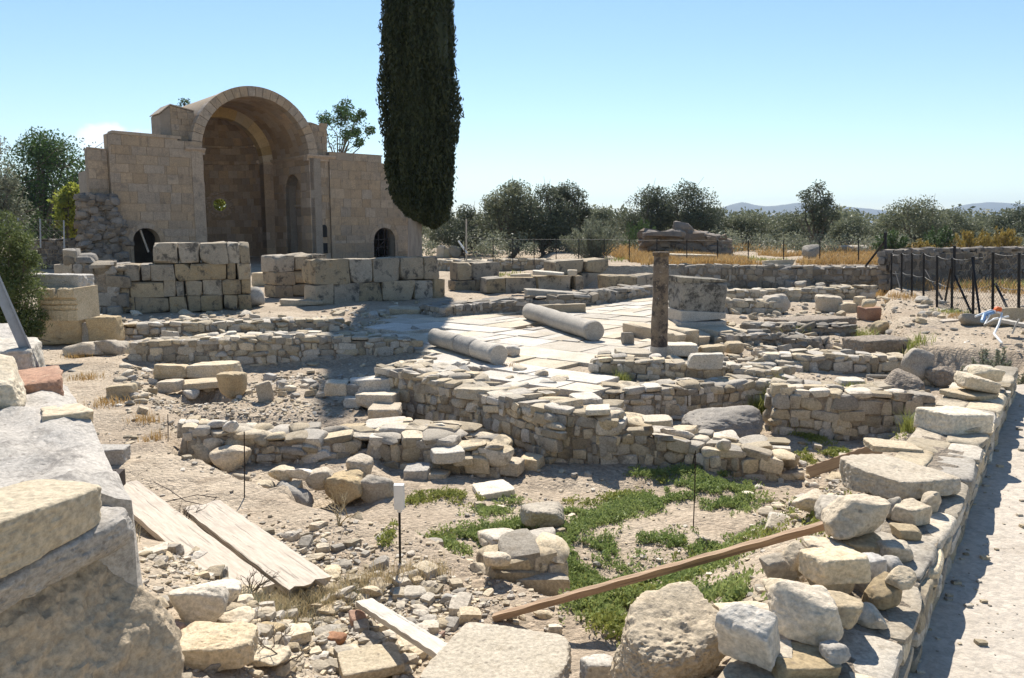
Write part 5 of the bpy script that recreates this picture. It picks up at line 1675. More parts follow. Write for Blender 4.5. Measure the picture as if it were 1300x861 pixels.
# ------------------------------------------------------------------ the big wall end at the left
def wblock(name, label, c, dims, yaw, mat, seed, n=50, tilt=0, roll=0, kind='block', chips=4, sharp=18, rough=1.0, extra=None, cat='stone'):
    V, fs = rock(dims, kind, seed, n, rough, chips, sharp, extra)
    mb = MB(); mb.add(V, fs)
    o = mb.build(name, M[mat], smooth=True)
    o.location = c
    o.rotation_euler = (R(tilt), R(roll), R(yaw))
    return tag(o, label, cat)
# brown corner block under the white one; its long side turned to the camera
wblock('wall_block', 'huge brown corner block at the bottom left of the picture', (-1.66, 2.06, .31), (1.0, .9, .84), 76, 'tan', 5, 90, roll=0, rough=.8, chips=3, sharp=16)
wblock('wall_block', 'thin grey rounded strip of stone between the white and the brown block', (-1.50, 1.98, .80), (.80, .56, .15), 77, 'pitted', 7, 60, rough=1.0, sharp=10)
wblock('wall_block', 'long white block lying on the big wall end at the left', (-1.38, 1.84, .93), (.76, .30, .15), 78, 'lime_w', 9, 84, rough=.7, chips=3, sharp=20)
# core of the wall and its pitted grey top
def left_wall():
    rs = np.random.RandomState(12)
    mb = MB()
    m, k = 90, 30
    V = []
    for i in range(m + 1):
        s = .48 + 5.1 * i / m
        for j in range(k + 1):
            v = .0 + 1.26 * j / k
            p = A2 + U2 * s - N2 * v
            V.append((p[0], p[1], 0))
    V = np.array(V)
    nz = np.stack([V[:, 0], V[:, 1], 0 * V[:, 0]], -1)
    ss = (V[:, 0] - A2[0]) * U2[0] + (V[:, 1] - A2[1]) * U2[1]
    vv = -((V[:, 0] - A2[0]) * N2[0] + (V[:, 1] - A2[1]) * N2[1])
    V[:, 2] = .93 + .07 * sstep(.9, 1.6, ss) * sstep(2.6, 1.8, ss) + fbm(nz * 3, 3, 4) * .022 + fbm(nz * 13, 3, 8) * .016 - np.clip(vnoise(nz * 24, 3), 0, 1) * .022 - .05 * sstep(.10, -.04, vv)
    F = [(i * (k + 1) + j, (i + 1) * (k + 1) + j, (i + 1) * (k + 1) + j + 1, i * (k + 1) + j + 1) for i in range(m) for j in range(k)]
    mb.add(V, np.array(F)[:, ::-1])
    # faces
    for j, off in ((0, .0), (k, 1.26)):
        row = V.reshape(m + 1, k + 1, 3)[:, j]
        bot = row.copy(); bot[:, 2] = -1.2
        mid = row.copy(); mid[:, 2] = .4; mid[1:, :2] += rs.normal(0, .015, (m, 2)) + N2 * (.03 if j == 0 else -.03)
        VV = np.concatenate([row, mid, bot])
        n_ = m + 1
        F = [(i, i + 1, n_ + i + 1, n_ + i) for i in range(m)] + [(n_ + i, n_ + i + 1, 2 * n_ + i + 1, 2 * n_ + i) for i in range(m)]
        mb.add(VV, F)
    R0 = V.reshape(m + 1, k + 1, 3)[0]
    B0 = R0.copy(); B0[:, 2] = -1.2
    mb.add(np.concatenate([R0, B0]), [(i, i + 1, k + 2 + i, k + 1 + i) for i in range(k)])
    o = mb.build('stone_wall', [M['pitted']], smooth=True)
    tag(o, 'massive old wall with a pitted grey top running back from the left foreground', 'wall', kind='thing')
left_wall()
def on_wall(s, v, z): p = A2 + U2 * s - N2 * v; return (p[0], p[1], z)
wblock('wall_block', 'sloping pale flat stone on the edge of the big left wall by the path', on_wall(1.45, .08, .955), (.26, .16, .06), 125, 'lime', 31, 24)
wblock('wall_block', 'red brick like slab at the far edge of the big left wall', on_wall(2.05, .20, .985), (.42, .34, .09), 122, 'red', 33, 26)
wblock('wall_block', 'white rounded stone in front of the red slab on the left wall', on_wall(1.72, .34, 1.02), (.26, .24, .12), 125, 'lime_w', 35, 30, kind='boulder', chips=8)
wblock('wall_block', 'cream stone behind the red slab on the left wall', on_wall(2.55, .25, 1.06), (.42, .4, .14), 120, 'lime_w', 37, 26)
wblock('wall_block', 'white lumpy stone further back on the left wall', on_wall(2.75, .5, 1.14), (.38, .34, .2), 120, 'lime_w', 39, 26, kind='boulder')
wblock('wall_block', 'tall brown stone at the left edge of the picture above the wall', on_wall(3.15, .62, 1.22), (.4, .4, .34), 120, 'ochre', 41, 26, kind='boulder')
# slanting steel rail
a, b = D(-30, 300, 3.75), D(70, 529, 3.9)
def rail():
    t = thing('steel_rail', 'slanting grey steel rail leaning behind the big left wall', 'rail', tuple(b))
    d = np.array(a) - np.array(b); L = np.linalg.norm(d)
    rot = Vector(d / L).to_track_quat('Z', 'Y').to_matrix()
    for nm, c, dm in (('flange', (0, 0, L / 2), (.010, .05, L)), ('web', (.018, .02, L / 2), (.034, .008, L))):
        mb = MB(); mb.box(c, dm)
        V = mb.v[0] @ np.array(rot).T
        mb.v = [V]
        mb.build(nm, M['steel'], t)
rail()

# ------------------------------------------------------------------ bottom left rocks
S('boulder', 'rounded pale grey boulder propped up by the planks', 246, 800, 66, 82, 'lime_w', 'boulder', None, .7, 10, seed=101)
S('flat_rock', 'flat pale rock balanced on top of the rounded boulder', 274, 773, 58, 46, 'lime_w', 'boulder', -.36, .9, 16, seed=103, Hm=.10)
S('loose_rock', 'pale veined rock leaning right of the rounded boulder', 290, 806, 62, 42, 'lime', 'boulder', None, .8, 20, seed=105)
S('flat_rock', 'long flat slab of rock lying in front of the rounded boulder', 262, 852, 112, 54, 'lime', 'block', None, .6, 8, seed=107, n=34, Hm=.13)
S('loose_rock', 'pale rock on dead twigs, right of the long flat slab', 330, 852, 72, 42, 'lime_w', 'boulder', None, .8, -8, seed=109)
S('boulder', 'large cream rock at the bottom edge, right of the dead twigs', 468, 868, 92, 58, 'lime_w', 'block', None, .8, 20, seed=111, n=34, chips=7)
S('loose_rock', 'angular cream rock above the large cream one', 373, 818, 42, 30, 'lime_w', 'block', None, .8, 30, seed=113)
S('loose_rock', 'pinkish stone at the left of the long flat slab', 214, 812, 34, 30, 'red', 'boulder', None, .8, seed=115)
S('loose_rock', 'orange brick fragment in the rubble by the large cream rock', 425, 822, 26, 24, 'red', 'boulder', None, .8, seed=117)
S('loose_rock', 'tan rock on top of the ragged stub by the beam', 632, 722, 36, 26, 'lime', 'boulder', -.84, .8)
S('loose_rock', 'flat grey rock in the gravel left of the ragged stub', 525, 764, 34, 20, 'grey', 'boulder', None, .8)
S('loose_rock', 'dark grey rock close to the lower end of the white batten', 527, 825, 20, 14, 'grey', 'boulder', None, .8)

# ------------------------------------------------------------------ timber
def plank(name, label, a, b, wd, th, mat, cat='plank', jag=0.0, seed=0, roll=0.0, curve=0.0):
    """a,b: centre line ends, underside"""
    a, b = np.array(a, float), np.array(b, float)
    L = np.linalg.norm(b - a)
    rs = np.random.RandomState(seed)
    nx, ny = 40, 6
    V = []
    for i in range(nx + 1):
        for sgn in (0, 1):
            for j in range(ny + 1):
                x = L * i / nx
                y = wd * (j / ny - .5)
                if i == 0: x += jag * rs.uniform(0, 1)
                if i == nx: x -= jag * rs.uniform(0, 1)
                z = sgn * th + curve * math.sin(math.pi * i / nx)
                y2 = y * (1 + .012 * math.sin(i * .7 + seed))
                V.append((x, y2, z + (.003 if sgn else 0) * math.sin(i * 1.3 + j)))
    q = 2 * (ny + 1)
    F = []
    for i in range(nx):
        for j in range(ny):
            F += [(i * q + j, i * q + j + 1, (i + 1) * q + j + 1, (i + 1) * q + j), (i * q + ny + 1 + j, (i + 1) * q + ny + 1 + j, (i + 1) * q + ny + 2 + j, i * q + ny + 2 + j)]
        for j in (0, ny):
            f = (i * q + j, (i + 1) * q + j, (i + 1) * q + ny + 1 + j, i * q + ny + 1 + j)
            F.append(f if j == 0 else f[::-1])
    for i in (0, nx):
        for j in range(ny):
            f = (i * q + j, i * q + ny + 1 + j, i * q + ny + 2 + j, i * q + j + 1)
            F.append(f if i == 0 else f[::-1])
    mb = MB(); mb.add(V, F)
    o = mb.build(name, M[mat], fix=True)
    d = b - a
    yaw = math.atan2(d[1], d[0]); pit = math.asin(d[2] / L)
    o.location = a
    o.rotation_euler = Matrix.Rotation(yaw, 3, 'Z').to_4x4().to_euler() if False else (Matrix.Rotation(yaw, 4, 'Z') @ Matrix.Rotation(-pit, 4, 'Y') @ Matrix.Rotation(R(roll), 4, 'X')).to_euler()
    return tag(o, label, cat)
g1, g2 = P(152, 620, -.80), P(322, 759, -.78)
plank('plank', 'left one of two broad weathered planks lying on the dirt', g1, g2, .31, .05, 'wood', seed=1, jag=.02)
g1, g2 = P(254, 645, -.84), P(396, 750, -.82)
plank('plank', 'right one of two broad weathered planks, with a broken notched end', g1, g2, .33, .05, 'wood', seed=2, jag=.10)
plank('board', 'short reddish board standing on edge beside the black box', P(141, 662, -.92), P(150, 614, -.92), .02, .14, 'wood_o', seed=3)
plank('batten', 'slim white topped batten half buried in the rubble at the bottom', P(462, 768, -.80) , P(578, 842, -.52), .11, .035, 'wood_w', seed=4)
a, b = D(628, 788, 5.0), D(1058, 668, 4.65)
plank('wooden_beam', 'long slanting pine beam bridging the green plants', a, b, .055, .042, 'wood_o', cat='beam', seed=5)
plank('batten', 'white painted batten among green plants, right of the great boulder', P(893, 768, -.72), P(980, 714, -.72), .10, .04, 'wood_w', seed=6)
plank('board', 'raw pine board leaning against the flat slab on the path wall', D(1030, 606, 6.4), D(1120, 576, 6.0), .03, .09, 'wood_o', seed=7)
plank('plank', 'pale plank on a heap at the right edge near the fence', D(1268, 408, 15.8), D(1345, 424, 15.2), .30, .06, 'wood_w', seed=8)
plank('plank', 'thin dark board lying on the dusty track by the fence', P(1190, 409, -.47), P(1214, 407, -.47), .25, .03, 'wood', seed=9)

# ------------------------------------------------------------------ iron stakes, box, pipes
def stake(label, px, yb, yt, r=.006, lean=0):
    p = G(px, yb); q = D(px + lean, yt, p[1])
    mb = MB(); mb.tube([p - np.array([0, 0, .05]), (p + q) / 2 + np.array([.004, 0, 0]), q], r, 6)
    o = mb.build('iron_stake', M['rust'], loc=tuple(p))
    return tag(o, label, 'stake')
stake('thin iron stake in front of the tumbled stub wall', 310, 632, 548)
stake('short thin iron stake on the dirt slope left of the stub wall', 213, 560, 526)
stake('thin iron stake with a hooked wire among the plants on the right', 880, 674, 572, lean=3)
stake('thin iron stake by the leaning pitted slab far right', 1147, 478, 437, r=.008)
p = G(508, 718)
t = thing('marker_stake', 'iron marker stake capped with a white plastic tube', 'stake', tuple(p))
q = D(507, 640, p[1]) - p
mb = MB(); mb.tube([(0, 0, -.05), q * .9], .010, 8); mb.build('rod', M['black'], t)
s = p[1] / F0
mb = MB()
zc = D(507, 615, p[1])[2] - p[2]; z0 = D(507, 646, p[1])[2] - p[2]
mb.box((q[0], 0, (zc + z0) / 2), (13 * s, .05, zc - z0)); mb.box((q[0], 0, z0 - .01), (6 * s, .03, .03))
mb.build('plastic_cap', M['white_p'], t)
p = P(124, 652, -.93)
t = thing('iron_box', 'rusty black iron box with a short pipe beside the big left wall', 'box', tuple(p))
mb = MB(); mb.box((0.02, .18, .16), (.24, .26, .34), R(10)); mb.build('case', M['rust'], t)
mb = MB(); mb.tube([(.13, .05, 0), (.13, .05, .40)], .04, 12); mb.build('pipe', M['rust'], t)
mb = MB(); mb.tube([(-.12, .1, .35), (-.05, .12, .38), (.03, .1, .36)], .05, 8); mb.build('lid', M['black'], t)
# thin wire across the planks
pts = [P(136, 640, -.75), P(165, 645, -.77), P(195, 640, -.79), P(225, 634, -.80), P(250, 628, -.85), P(275, 632, -.84), P(262, 642, -.84), P(235, 636, -.84), P(215, 622, -.86), P(195, 612, -.9)]
mb = MB(); mb.tube(pts, .004, 5); tag(mb.build('wire', M['rust'], loc=tuple(pts[0])), 'bent dark wire lying loosely across the planks', 'wire')
# pipes, hoses and litter on the heap at the right
p0 = D(1262, 404, 15.6)
mb = MB()
pts = [D(1238, 402, 15.2), D(1258, 394, 15.3), D(1272, 398, 15.2), D(1268, 412, 15.0), D(1262, 424, 14.7), D(1272, 436, 14.4)]
mb.tube(pts, .022, 8); mb.tube([D(1256, 400, 15.2), D(1250, 412, 15.0), D(1262, 405, 15.1), D(1280, 402, 15.3)], .022, 8)
tag(mb.build('hose', M['white_p'], smooth=True, loc=tuple(p0)), 'tangled white hose on the heap by the fence', 'hose')
mb = MB(); mb.tube([D(1247, 408, 15.1), D(1250, 400, 15.2), D(1262, 396, 15.3), D(1270, 394, 15.3)], .04, 8)
tag(mb.build('plastic_bag', M['blue_p'], smooth=True, loc=tuple(p0)), 'crumpled blue plastic strip tangled with the white hose', 'bag')
V, fs = rock((.16, .14, .09), 'boulder', 3, 8)
mb = MB(); mb.add(V + D(1267, 393, 15.3), fs); tag(mb.build('hose_reel', M['orange_p'], smooth=True, loc=tuple(p0)), 'small bright orange lump on the white hose', 'plastic')
S('boulder', 'dark rock under the white hose at the end of the track', 1240, 414, 30, 14, 'ochre', 'boulder', -.5, .8)
S('boulder', 'brown rock under the pale plank at the right edge', 1280, 416, 44, 18, 'ochre', 'boulder', -.5, .8)
mb = MB(); mb.tube([P(1225, 437, -.55), P(1243, 445, -.6)], .05, 14); tag(mb.build('pipe', M['white_p'], smooth=True, loc=tuple(P(1225, 437, -.55))), 'short white plastic pipe lying on the dirt bank', 'pipe')
mb = MB(); mb.tube([P(1100, 478, -.9), P(1150, 479, -.9)], .035, 12); tag(mb.build('pipe', M['column'], smooth=True, loc=tuple(P(1100, 478, -.9))), 'long grey pipe lying behind the coursed rubble wall', 'pipe')
stick = [D(1285, 424, 14.6), D(1290, 412, 14.6), D(1294, 405, 14.6)]
mb = MB(); mb.tube(stick, .018, 6); tag(mb.build('stick', M['wood_w'], loc=tuple(stick[0])), 'pale broken stick poking up from the bank at the right', 'stick')

# ------------------------------------------------------------------ fences
def netting(mb, a, b, z0a, z1a, z0b, z1b, step=.09, r=.0022):
    a, b = np.array(a), np.array(b)
    L = np.linalg.norm(b - a)
    def pt(s, v):
        q = a + (b - a) * s
        return (q[0], q[1], (z0a + (z0b - z0a) * s) + v * ((z1a + (z1b - z1a) * s) - (z0a + (z0b - z0a) * s)))
    Hh = (z1a - z0a + z1b - z0b) / 2
    for sg in (1, -1):
        x = -Hh
        while x < L + Hh:
            pa, pb = (x, 0.0), (x + Hh, 1.0)
            if sg < 0: pa, pb = (x, 1.0), (x + Hh, 0.0)
            t0, t1 = max(0, -x / Hh), min(1, (L - x) / Hh)
            if t1 > t0:
                f = lambda t: pt((pa[0] + (pb[0] - pa[0]) * t) / L, pa[1] + (pb[1] - pa[1]) * t)
                mb.tube([f(t0), f(t1)], r, 3, cap=False)
            x += step
def fence(label, posts, r=.028, wires=(1.0,), step=.1, wr=.0022, braces=(), mat='black', sag=.03, top=None):
    """posts: (px, y foot, y top, Y)"""
    P0 = [(D(px, yb, Y), D(px, yt, Y)) for px, yb, yt, Y in posts]
    o0 = P0[0][0]
    t = thing('wire_fence', label, 'fence', tuple(o0))
    for f, tp in P0:
        mb = MB(); mb.tube([f - o0 - np.array([0, 0, .2]), tp - o0], r, 8); mb.build('post', M[mat], t)
    for i in range(len(P0) - 1):
        (fa_, ta), (fb, tb) = P0[i], P0[i + 1]
        mb = MB()
        za, zb = (ta[2] - o0[2]) * .97 + .03 * (fa_[2] - o0[2]), (tb[2] - o0[2]) * .97 + .03 * (fb[2] - o0[2])
        netting(mb, (fa_ - o0)[:2], (fb - o0)[:2], fa_[2] - o0[2] + .05, za, fb[2] - o0[2] + .05, zb, step, wr)
        for k in wires:
            pa, pb = (fa_ + (ta - fa_) * k) - o0, (fb + (tb - fb) * k) - o0
            mid = (pa + pb) / 2 - np.array([0, 0, sag])
            mb.tube([pa, (pa + mid) / 2 - np.array([0, 0, sag * .25]), mid, (pb + mid) / 2 - np.array([0, 0, sag * .25]), pb], wr * 2.4, 4, cap=False)
        mb.build('netting', M['wire'], t)
    for (px0, y0, Y0_, px1, y1, Y1_) in braces:
        mb = MB(); mb.tube([D(px0, y0, Y0_) - o0, D(px1, y1, Y1_) - o0], r * .85, 8); mb.build('brace', M[mat], t)
    return t
pr_ = [(1125, 366, 322, 30.0), (1132, 367, 322, 28.8), (1144, 366, 321, 27.4), (1157, 371, 321, 25.8), (1172, 375, 322, 24.2), (1189, 386, 325, 22.6)]
pr_ = [(1132, 367, 321, 28.6), (1145, 366, 321, 27.0), (1158, 371, 321, 25.4), (1173, 375, 321, 23.8), (1190, 386, 324, 22.2), (1209, 395, 327, 20.8), (1236, 397, 326, 19.6), (1261, 394, 320, 18.9), (1294, 405, 321, 18.0), (1345, 412, 321, 17.0)]
fence('black wire fence on leaning posts along the dusty track at the right', pr_, r=.032, wires=(.98, .45), step=.11, wr=.0032, sag=.05,
      braces=((1137, 345, 28, 1143, 366, 27.2), (1175, 343, 23.6, 1196, 380, 22.4), (1207, 340, 20.7, 1200, 382, 21.6), (1212, 350, 20.6, 1233, 397, 19.9), (1234, 327, 19.6, 1244, 399, 19.0), (1264, 360, 18.9, 1283, 401, 18.0)))
corner = D(1124, 366, 30.5)
t = thing('fence_post', 'tall black corner post where the two wire fences meet', 'post', tuple(corner))
mb = MB(); mb.tube([(0, 0, -.2), D(1124, 295, 30.5) - corner], .06, 8); mb.build('pole', M['black'], t)
mb = MB(); mb.tube([D(1122, 308, 30.6) - corner, D(1099, 338, 33.5) - corner], .045, 8); mb.build('brace', M['black'], t)
p = D(1212, 360, 29); t = tag(MB.build.__get__((lambda m: (m.tube([p - np.array([0, 0, .3]), D(1212, 312, 29)], .05, 8), m)[1])(MB()))('fence_post', M['black'], loc=tuple(p)), 'lone tall black post in front of the dark boundary wall', 'post')
fence('long thin rear fence before the olive trees, wire between slim posts', [(590, 326, 300, 44), (626, 331, 302, 43.5), (651, 331, 303, 43), (678, 332, 303, 42.5), (706, 332, 303, 42), (735, 332, 303, 41.5), (767, 333, 303, 41), (799, 335, 304, 40.5), (834, 336, 304, 40), (872, 337, 304, 39.5), (911, 338, 305, 39), (950, 339, 305, 38.5), (995, 340, 305, 38), (1041, 341, 306, 37.5), (1090, 341, 306, 37), (1124, 342, 306, 36.5)], r=.026, wires=(.97,), step=.2, wr=.0024, sag=.01)
fence('pale railing posts with wire on the dark dry stone wall at far left', [(5, 306, 277, 26), (23, 306, 277, 26), (51, 307, 278, 26), (81, 307, 280, 26)], r=.022, wires=(.97, .5), step=.2, wr=.003, mat='steel', sag=0)
mb = MB()
for y0, y1 in ((297, 296), (304, 303)): 
    a, b = D(0, y0, 25.6), D(100, y1, 25.6); mb.box((a + b) / 2, (np.linalg.norm(b - a), .3, .08))
tag(mb.build('stone_coping', M['lime'], loc=tuple(D(50, 300, 25.6))), 'pale coping boards below the left railing', 'coping') if False else None
p = D(592, 324, 45); mb = MB(); mb.tube([p - np.array([0, 0, .4]), D(592, 278, 45)], .045, 8); tag(mb.build('pole', M['column'], loc=tuple(p)), 'slim grey pole right of the cypress', 'pole')
p = D(593, 322, 44); mb = MB(); mb.tube([p, D(582, 306, 44.5)], .05, 8); tag(mb.build('leaning_pole', M['white_p'], loc=tuple(p)), 'short pale pole leaning beside the slim grey pole', 'pole')
# ------------------------------------------------------------------ loose small stones
def scatter(name, label, cat, group, poly_px, n, smin, smax, mats, seed, zoff=0.0):
    """small stones one by one, each its own object"""
    rs = np.random.RandomState(seed)
    pp = np.array(poly_px, float)
    x0, y0 = pp.min(0); x1, y1 = pp.max(0)
    c = 0
    while c < n:
        px, py = rs.uniform(x0, x1), rs.uniform(y0, y1)
        if not in_poly((px, py), pp): continue
        p = G(px, py)
        k = rs.uniform(0, 1) ** 1.8 * (smax - smin) + smin
        mb = MB()
        put(mb, rs, 'block' if rs.rand() < .45 else 'boulder', 7, (0, 0, 0), (k * rs.uniform(.9, 1.5), k * rs.uniform(.8, 1.2), k * rs.uniform(.45, .8)), rs.uniform(0, 6.3), .25)
        o = mb.build(name, M[mats[rs.randint(len(mats))]], smooth=True)
        o.location = (p[0], p[1], p[2] + k * .16 + zoff)
        tag(o, label, cat, group)
        c += 1
LM = ['lime', 'lime', 'lime_w', 'ochre', 'grey', 'lime']
scatter('broken_stone', 'small broken stone in the rubble around the slim white topped batten', 'stone', 'broken stones around the white topped batten', [(215, 770), (330, 800), (440, 765), (600, 740), (560, 860), (215, 860)], 34, .05, .13, LM + ['red'], 1)
scatter('broken_stone', 'angular stone on the gravel below the raw pine board', 'stone', 'angular stones below the raw pine board', [(985, 580), (1030, 560), (1080, 575), (1050, 660), (960, 690)], 24, .06, .17, LM, 2)
scatter('broken_stone', 'rubble stone lying in the cypress shadow below the retaining wall', 'stone', 'rubble stones in the cypress shadow', [(340, 475), (520, 468), (540, 480), (430, 500), (340, 520)], 30, .08, .22, LM + ['grey'], 3)
scatter('broken_stone', 'loose flat stone on the rubble between the long wall and the broken column', 'stone', 'flat stones below the broken column', [(525, 455), (560, 450), (660, 470), (740, 490), (600, 490)], 30, .1, .28, LM, 4)
scatter('broken_stone', 'small stone scattered in the low ruins right of the pedestal', 'stone', 'stones in the low right ruins', [(930, 400), (1000, 400), (1100, 430), (1100, 450), (930, 460)], 30, .1, .3, LM + ['grey'], 5)
scatter('broken_stone', 'stone tumbled down the earth slope left of the paired blocks', 'stone', 'stones on the left earth slope', [(150, 460), (195, 470), (200, 520), (180, 540), (150, 520)], 22, .06, .2, LM, 6)
scatter('broken_stone', 'stone on the dusty track beside the black wire fence', 'stone', 'stones on the dusty track', [(1125, 380), (1180, 385), (1230, 410), (1140, 410)], 14, .1, .25, LM, 7)

def gravel(name, label, n, ylo, yhi, smin, smax, seed, nn=2, polys=None, dens=None, mat='rubble'):
    rs = np.random.RandomState(seed)
    mb = MB()
    lb = [lib(k, nn) for k in ('boulder', 'block')]
    done = 0
    while done < n:
        m = 6000
        Y = ylo * (yhi / ylo) ** rs.uniform(0, 1, m)
        X = rs.uniform(-.72, .72, m) * Y
        h = hgt(X, Y)
        d1 = (X - A1[0]) * N1[0] + (Y - A1[1]) * N1[1]
        d2 = (X - A2[0]) * N2[0] + (Y - A2[1]) * N2[1]
        ok = (d1 > .1) & (d2 > 0)
        ok &= (sd_poly(X, Y, PAVE) < .05) | (rs.rand(m) < .12)
        nz = fbm(np.stack([X, Y, 0 * X], -1) * .9, 3, 77)
        ok &= rs.rand(m) < sstep(-.45, .45, nz) * .9 + .1
        if polys is not None:
            q = np.zeros(m, bool)
            for pl in polys: q |= sd_poly(X, Y, pl) > rs.normal(0, .15, m)
            ok &= q
        for x, y, z in zip(X[ok], Y[ok], h[ok]):
            k = (smin + (smax - smin) * rs.rand() ** 3.2) * (1 if y < 9 else min(2.2, y / 9.0))
            V, fs = lb[rs.randint(2)][rs.randint(26)]
            dm = np.array([k * rs.uniform(.8, 1.5), k * rs.uniform(.8, 1.2), k * rs.uniform(.4, .85)]) / 2
            a = rs.uniform(0, 6.283); ca, sa = math.cos(a), math.sin(a)
            W = V * dm
            W = np.stack([W[:, 0] * ca - W[:, 1] * sa, W[:, 0] * sa + W[:, 1] * ca, W[:, 2] + W[:, 0] * rs.normal(0, .25)], -1)
            mb.add(W + np.array([x, y, z + k * .12]), fs)
            done += 1
            if done >= n: break
    o = mb.build(name, M[mat], smooth=False)
    tag(o, label, kind='stuff')
gravel('gravel', 'fine gravel scattered over the dry earth of the dig', 16000, 2.6, 26, .006, .034, 1)
gravel('rubble', 'fist sized rubble scattered over the dry earth of the dig', 1100, 3.0, 30, .03, .11, 2, nn=3)
RZ = [zone(q, -.9) for q in ([(160, 445), (500, 470), (520, 500), (330, 520), (200, 545), (150, 500)], [(215, 700), (330, 790), (540, 720), (620, 760), (600, 861), (215, 861)], [(520, 455), (660, 465), (760, 495), (640, 500)], [(920, 385), (1120, 385), (1140, 450), (1000, 480), (900, 470)], [(960, 570), (1090, 560), (1060, 700), (940, 700)], [(90, 400), (330, 395), (560, 385), (600, 400), (520, 425), (120, 430)], [(180, 610), (330, 640), (400, 670), (500, 740), (430, 760), (300, 660)])]
gravel('rubble', 'rubble lying thick between the low walls', 1500, 3.0, 27, .03, .14, 3, nn=3, polys=RZ[1:])
gravel('gravel', 'gravel lying thick between the low walls', 12000, 2.8, 22, .008, .05, 4, nn=2, polys=RZ)

def path_grit():
    rs = np.random.RandomState(44)
    mb = MB()
    for i in range(1500):
        y = 2.2 * (11 / 2.2) ** rs.rand()
        d = -rs.rand() ** 1.6 * 3.5 + .12
        s = (y - A1[1] - N1[1] * d) / U1[1]
        p = A1 + U1 * s + N1 * d
        if p[1] - .25 * p[0] > 7: continue
        k = .006 + .03 * rs.rand() ** 4
        V, fs = lib('block', 2)[rs.randint(26)]
        mb.add(V * np.array([k, k * .8, k * .5]) / 1.6 + np.array([p[0], p[1], hz(p[0], p[1]) + k * .15]), fs)
    tag(mb.build('gravel', M['rubble']), 'grit and small chips on the pale path', kind='stuff')
path_grit()
# ------------------------------------------------------------------ plants on the ground
def strokes_pts(rs, strokes):
    out = []
    for nodes, r, n in strokes:
        W = np.array([G(*q)[:2] for q in nodes])
        seg = np.linalg.norm(np.diff(W, axis=0), axis=1); cum = np.concatenate([[0], np.cumsum(seg)])
        s = rs.uniform(0, cum[-1], n)
        x = np.interp(s, cum, W[:, 0]) + rs.normal(0, r * .55, n)
        y = np.interp(s, cum, W[:, 1]) + rs.normal(0, r * .55, n)
        nz = fbm(np.stack([x, y, 0 * x], -1) * 4.5, 2, 55)
        k = nz > -.26
        out.append(np.stack([x[k], y[k]], -1))
    q = np.concatenate(out)
    return np.concatenate([q, hgt(q[:, 0], q[:, 1])[:, None]], 1)
def ground_cover(name, label, strokes, mat, seed, per=7, hgt_=.06, leaf=.036, asp=.42):
    rs = np.random.RandomState(seed)
    p = strokes_pts(rs, [(a, b * 1.1, int(c * 1.7)) for a, b, c in strokes])
    mb = MB()
    n = len(p)
    for k in range(per):
        q = p + np.stack([rs.normal(0, .018, n), rs.normal(0, .018, n), rs.uniform(.004, hgt_, n)], -1)
        leaves(mb, rs, q, leaf, asp, up=.8)
    o = mb.build(name, M[mat])
    tag(o, label, kind='stuff')
ground_cover('ground_cover', 'fleshy green creeping plants spreading over the floor of the pit', [
    ([(800, 640), (860, 624), (920, 614), (945, 628), (905, 648)], .24, 1300), ([(720, 655), (770, 652), (830, 637)], .15, 600),
    ([(715, 682), (740, 668), (800, 652)], .12, 420), ([(560, 692), (620, 682), (668, 668)], .2, 700), ([(600, 655), (655, 640)], .12, 260),
    ([(640, 690), (690, 700), (720, 690)], .14, 340), ([(705, 722), (745, 737), (800, 748), (860, 738), (905, 722)], .30, 1900),
    ([(720, 702), (780, 692), (830, 692), (890, 684), (955, 678)], .2, 900), ([(740, 770), (830, 772), (900, 765)], .22, 900),
    ([(905, 795), (950, 760), (968, 745)], .16, 420), ([(800, 605), (850, 600), (930, 608)], .1, 240)], 'mat', 1)
ground_cover('ground_cover', 'yellowing creeping stems at the edges of the green plants', [
    ([(490, 692), (560, 684), (600, 690)], .09, 200), ([(520, 640), (560, 628), (610, 640)], .12, 200), ([(700, 640), (760, 640), (850, 612)], .12, 220),
    ([(1000, 592), (1060, 572), (1120, 572)], .22, 500), ([(1040, 650), (1080, 655), (1060, 675)], .16, 260), ([(940, 690), (985, 668), (1020, 640)], .16, 260),
    ([(760, 790), (800, 800), (840, 780)], .16, 260), ([(720, 740), (800, 760), (900, 700)], .3, 420), ([(995, 540), (1040, 560)], .12, 160)], 'mat_y', 2, per=7)
def blades(mb, rs, pts, h, wd, lean=.35):
    pts = np.asarray(pts); n = len(pts)
    a = rs.uniform(0, 2 * math.pi, n)
    hh = h * rs.uniform(.45, 1.15, n)
    d = np.stack([np.cos(a), np.sin(a), 0 * a], -1)
    s = np.stack([-np.sin(a), np.cos(a), 0 * a], -1) * (wd / 2)
    l1 = rs.uniform(0, lean, n)[:, None] * hh[:, None]
    up = np.array([0, 0, 1.0])
    m = pts + d * l1 * .35 + up * hh[:, None] * .55
    t = pts + d * l1 * 1.2 + up * hh[:, None]
    V = np.stack([pts - s, pts + s, m + s * .8, m - s * .8, t], 1).reshape(-1, 3)
    i = np.arange(n)[:, None] * 5
    mb.add(V, i + np.array([[0, 1, 2, 3]]))
    mb.f.append(((i + np.array([[3, 2, 4]])) + mb.n - len(V), 0))
def tufts(name, label, spec, mat, seed, kind='stuff'):
    rs = np.random.RandomState(seed)
    mb = MB()
    for (px, py, r, n, h, wd) in spec:
        c = G(px, py)
        q = c[:2] + rs.normal(0, r * .5, (n, 2))
        blades(mb, rs, np.concatenate([q, hgt(q[:, 0], q[:, 1])[:, None] - .01], 1), h, wd, .9)
    o = mb.build(name, M[mat]); tag(o, label, kind=kind)
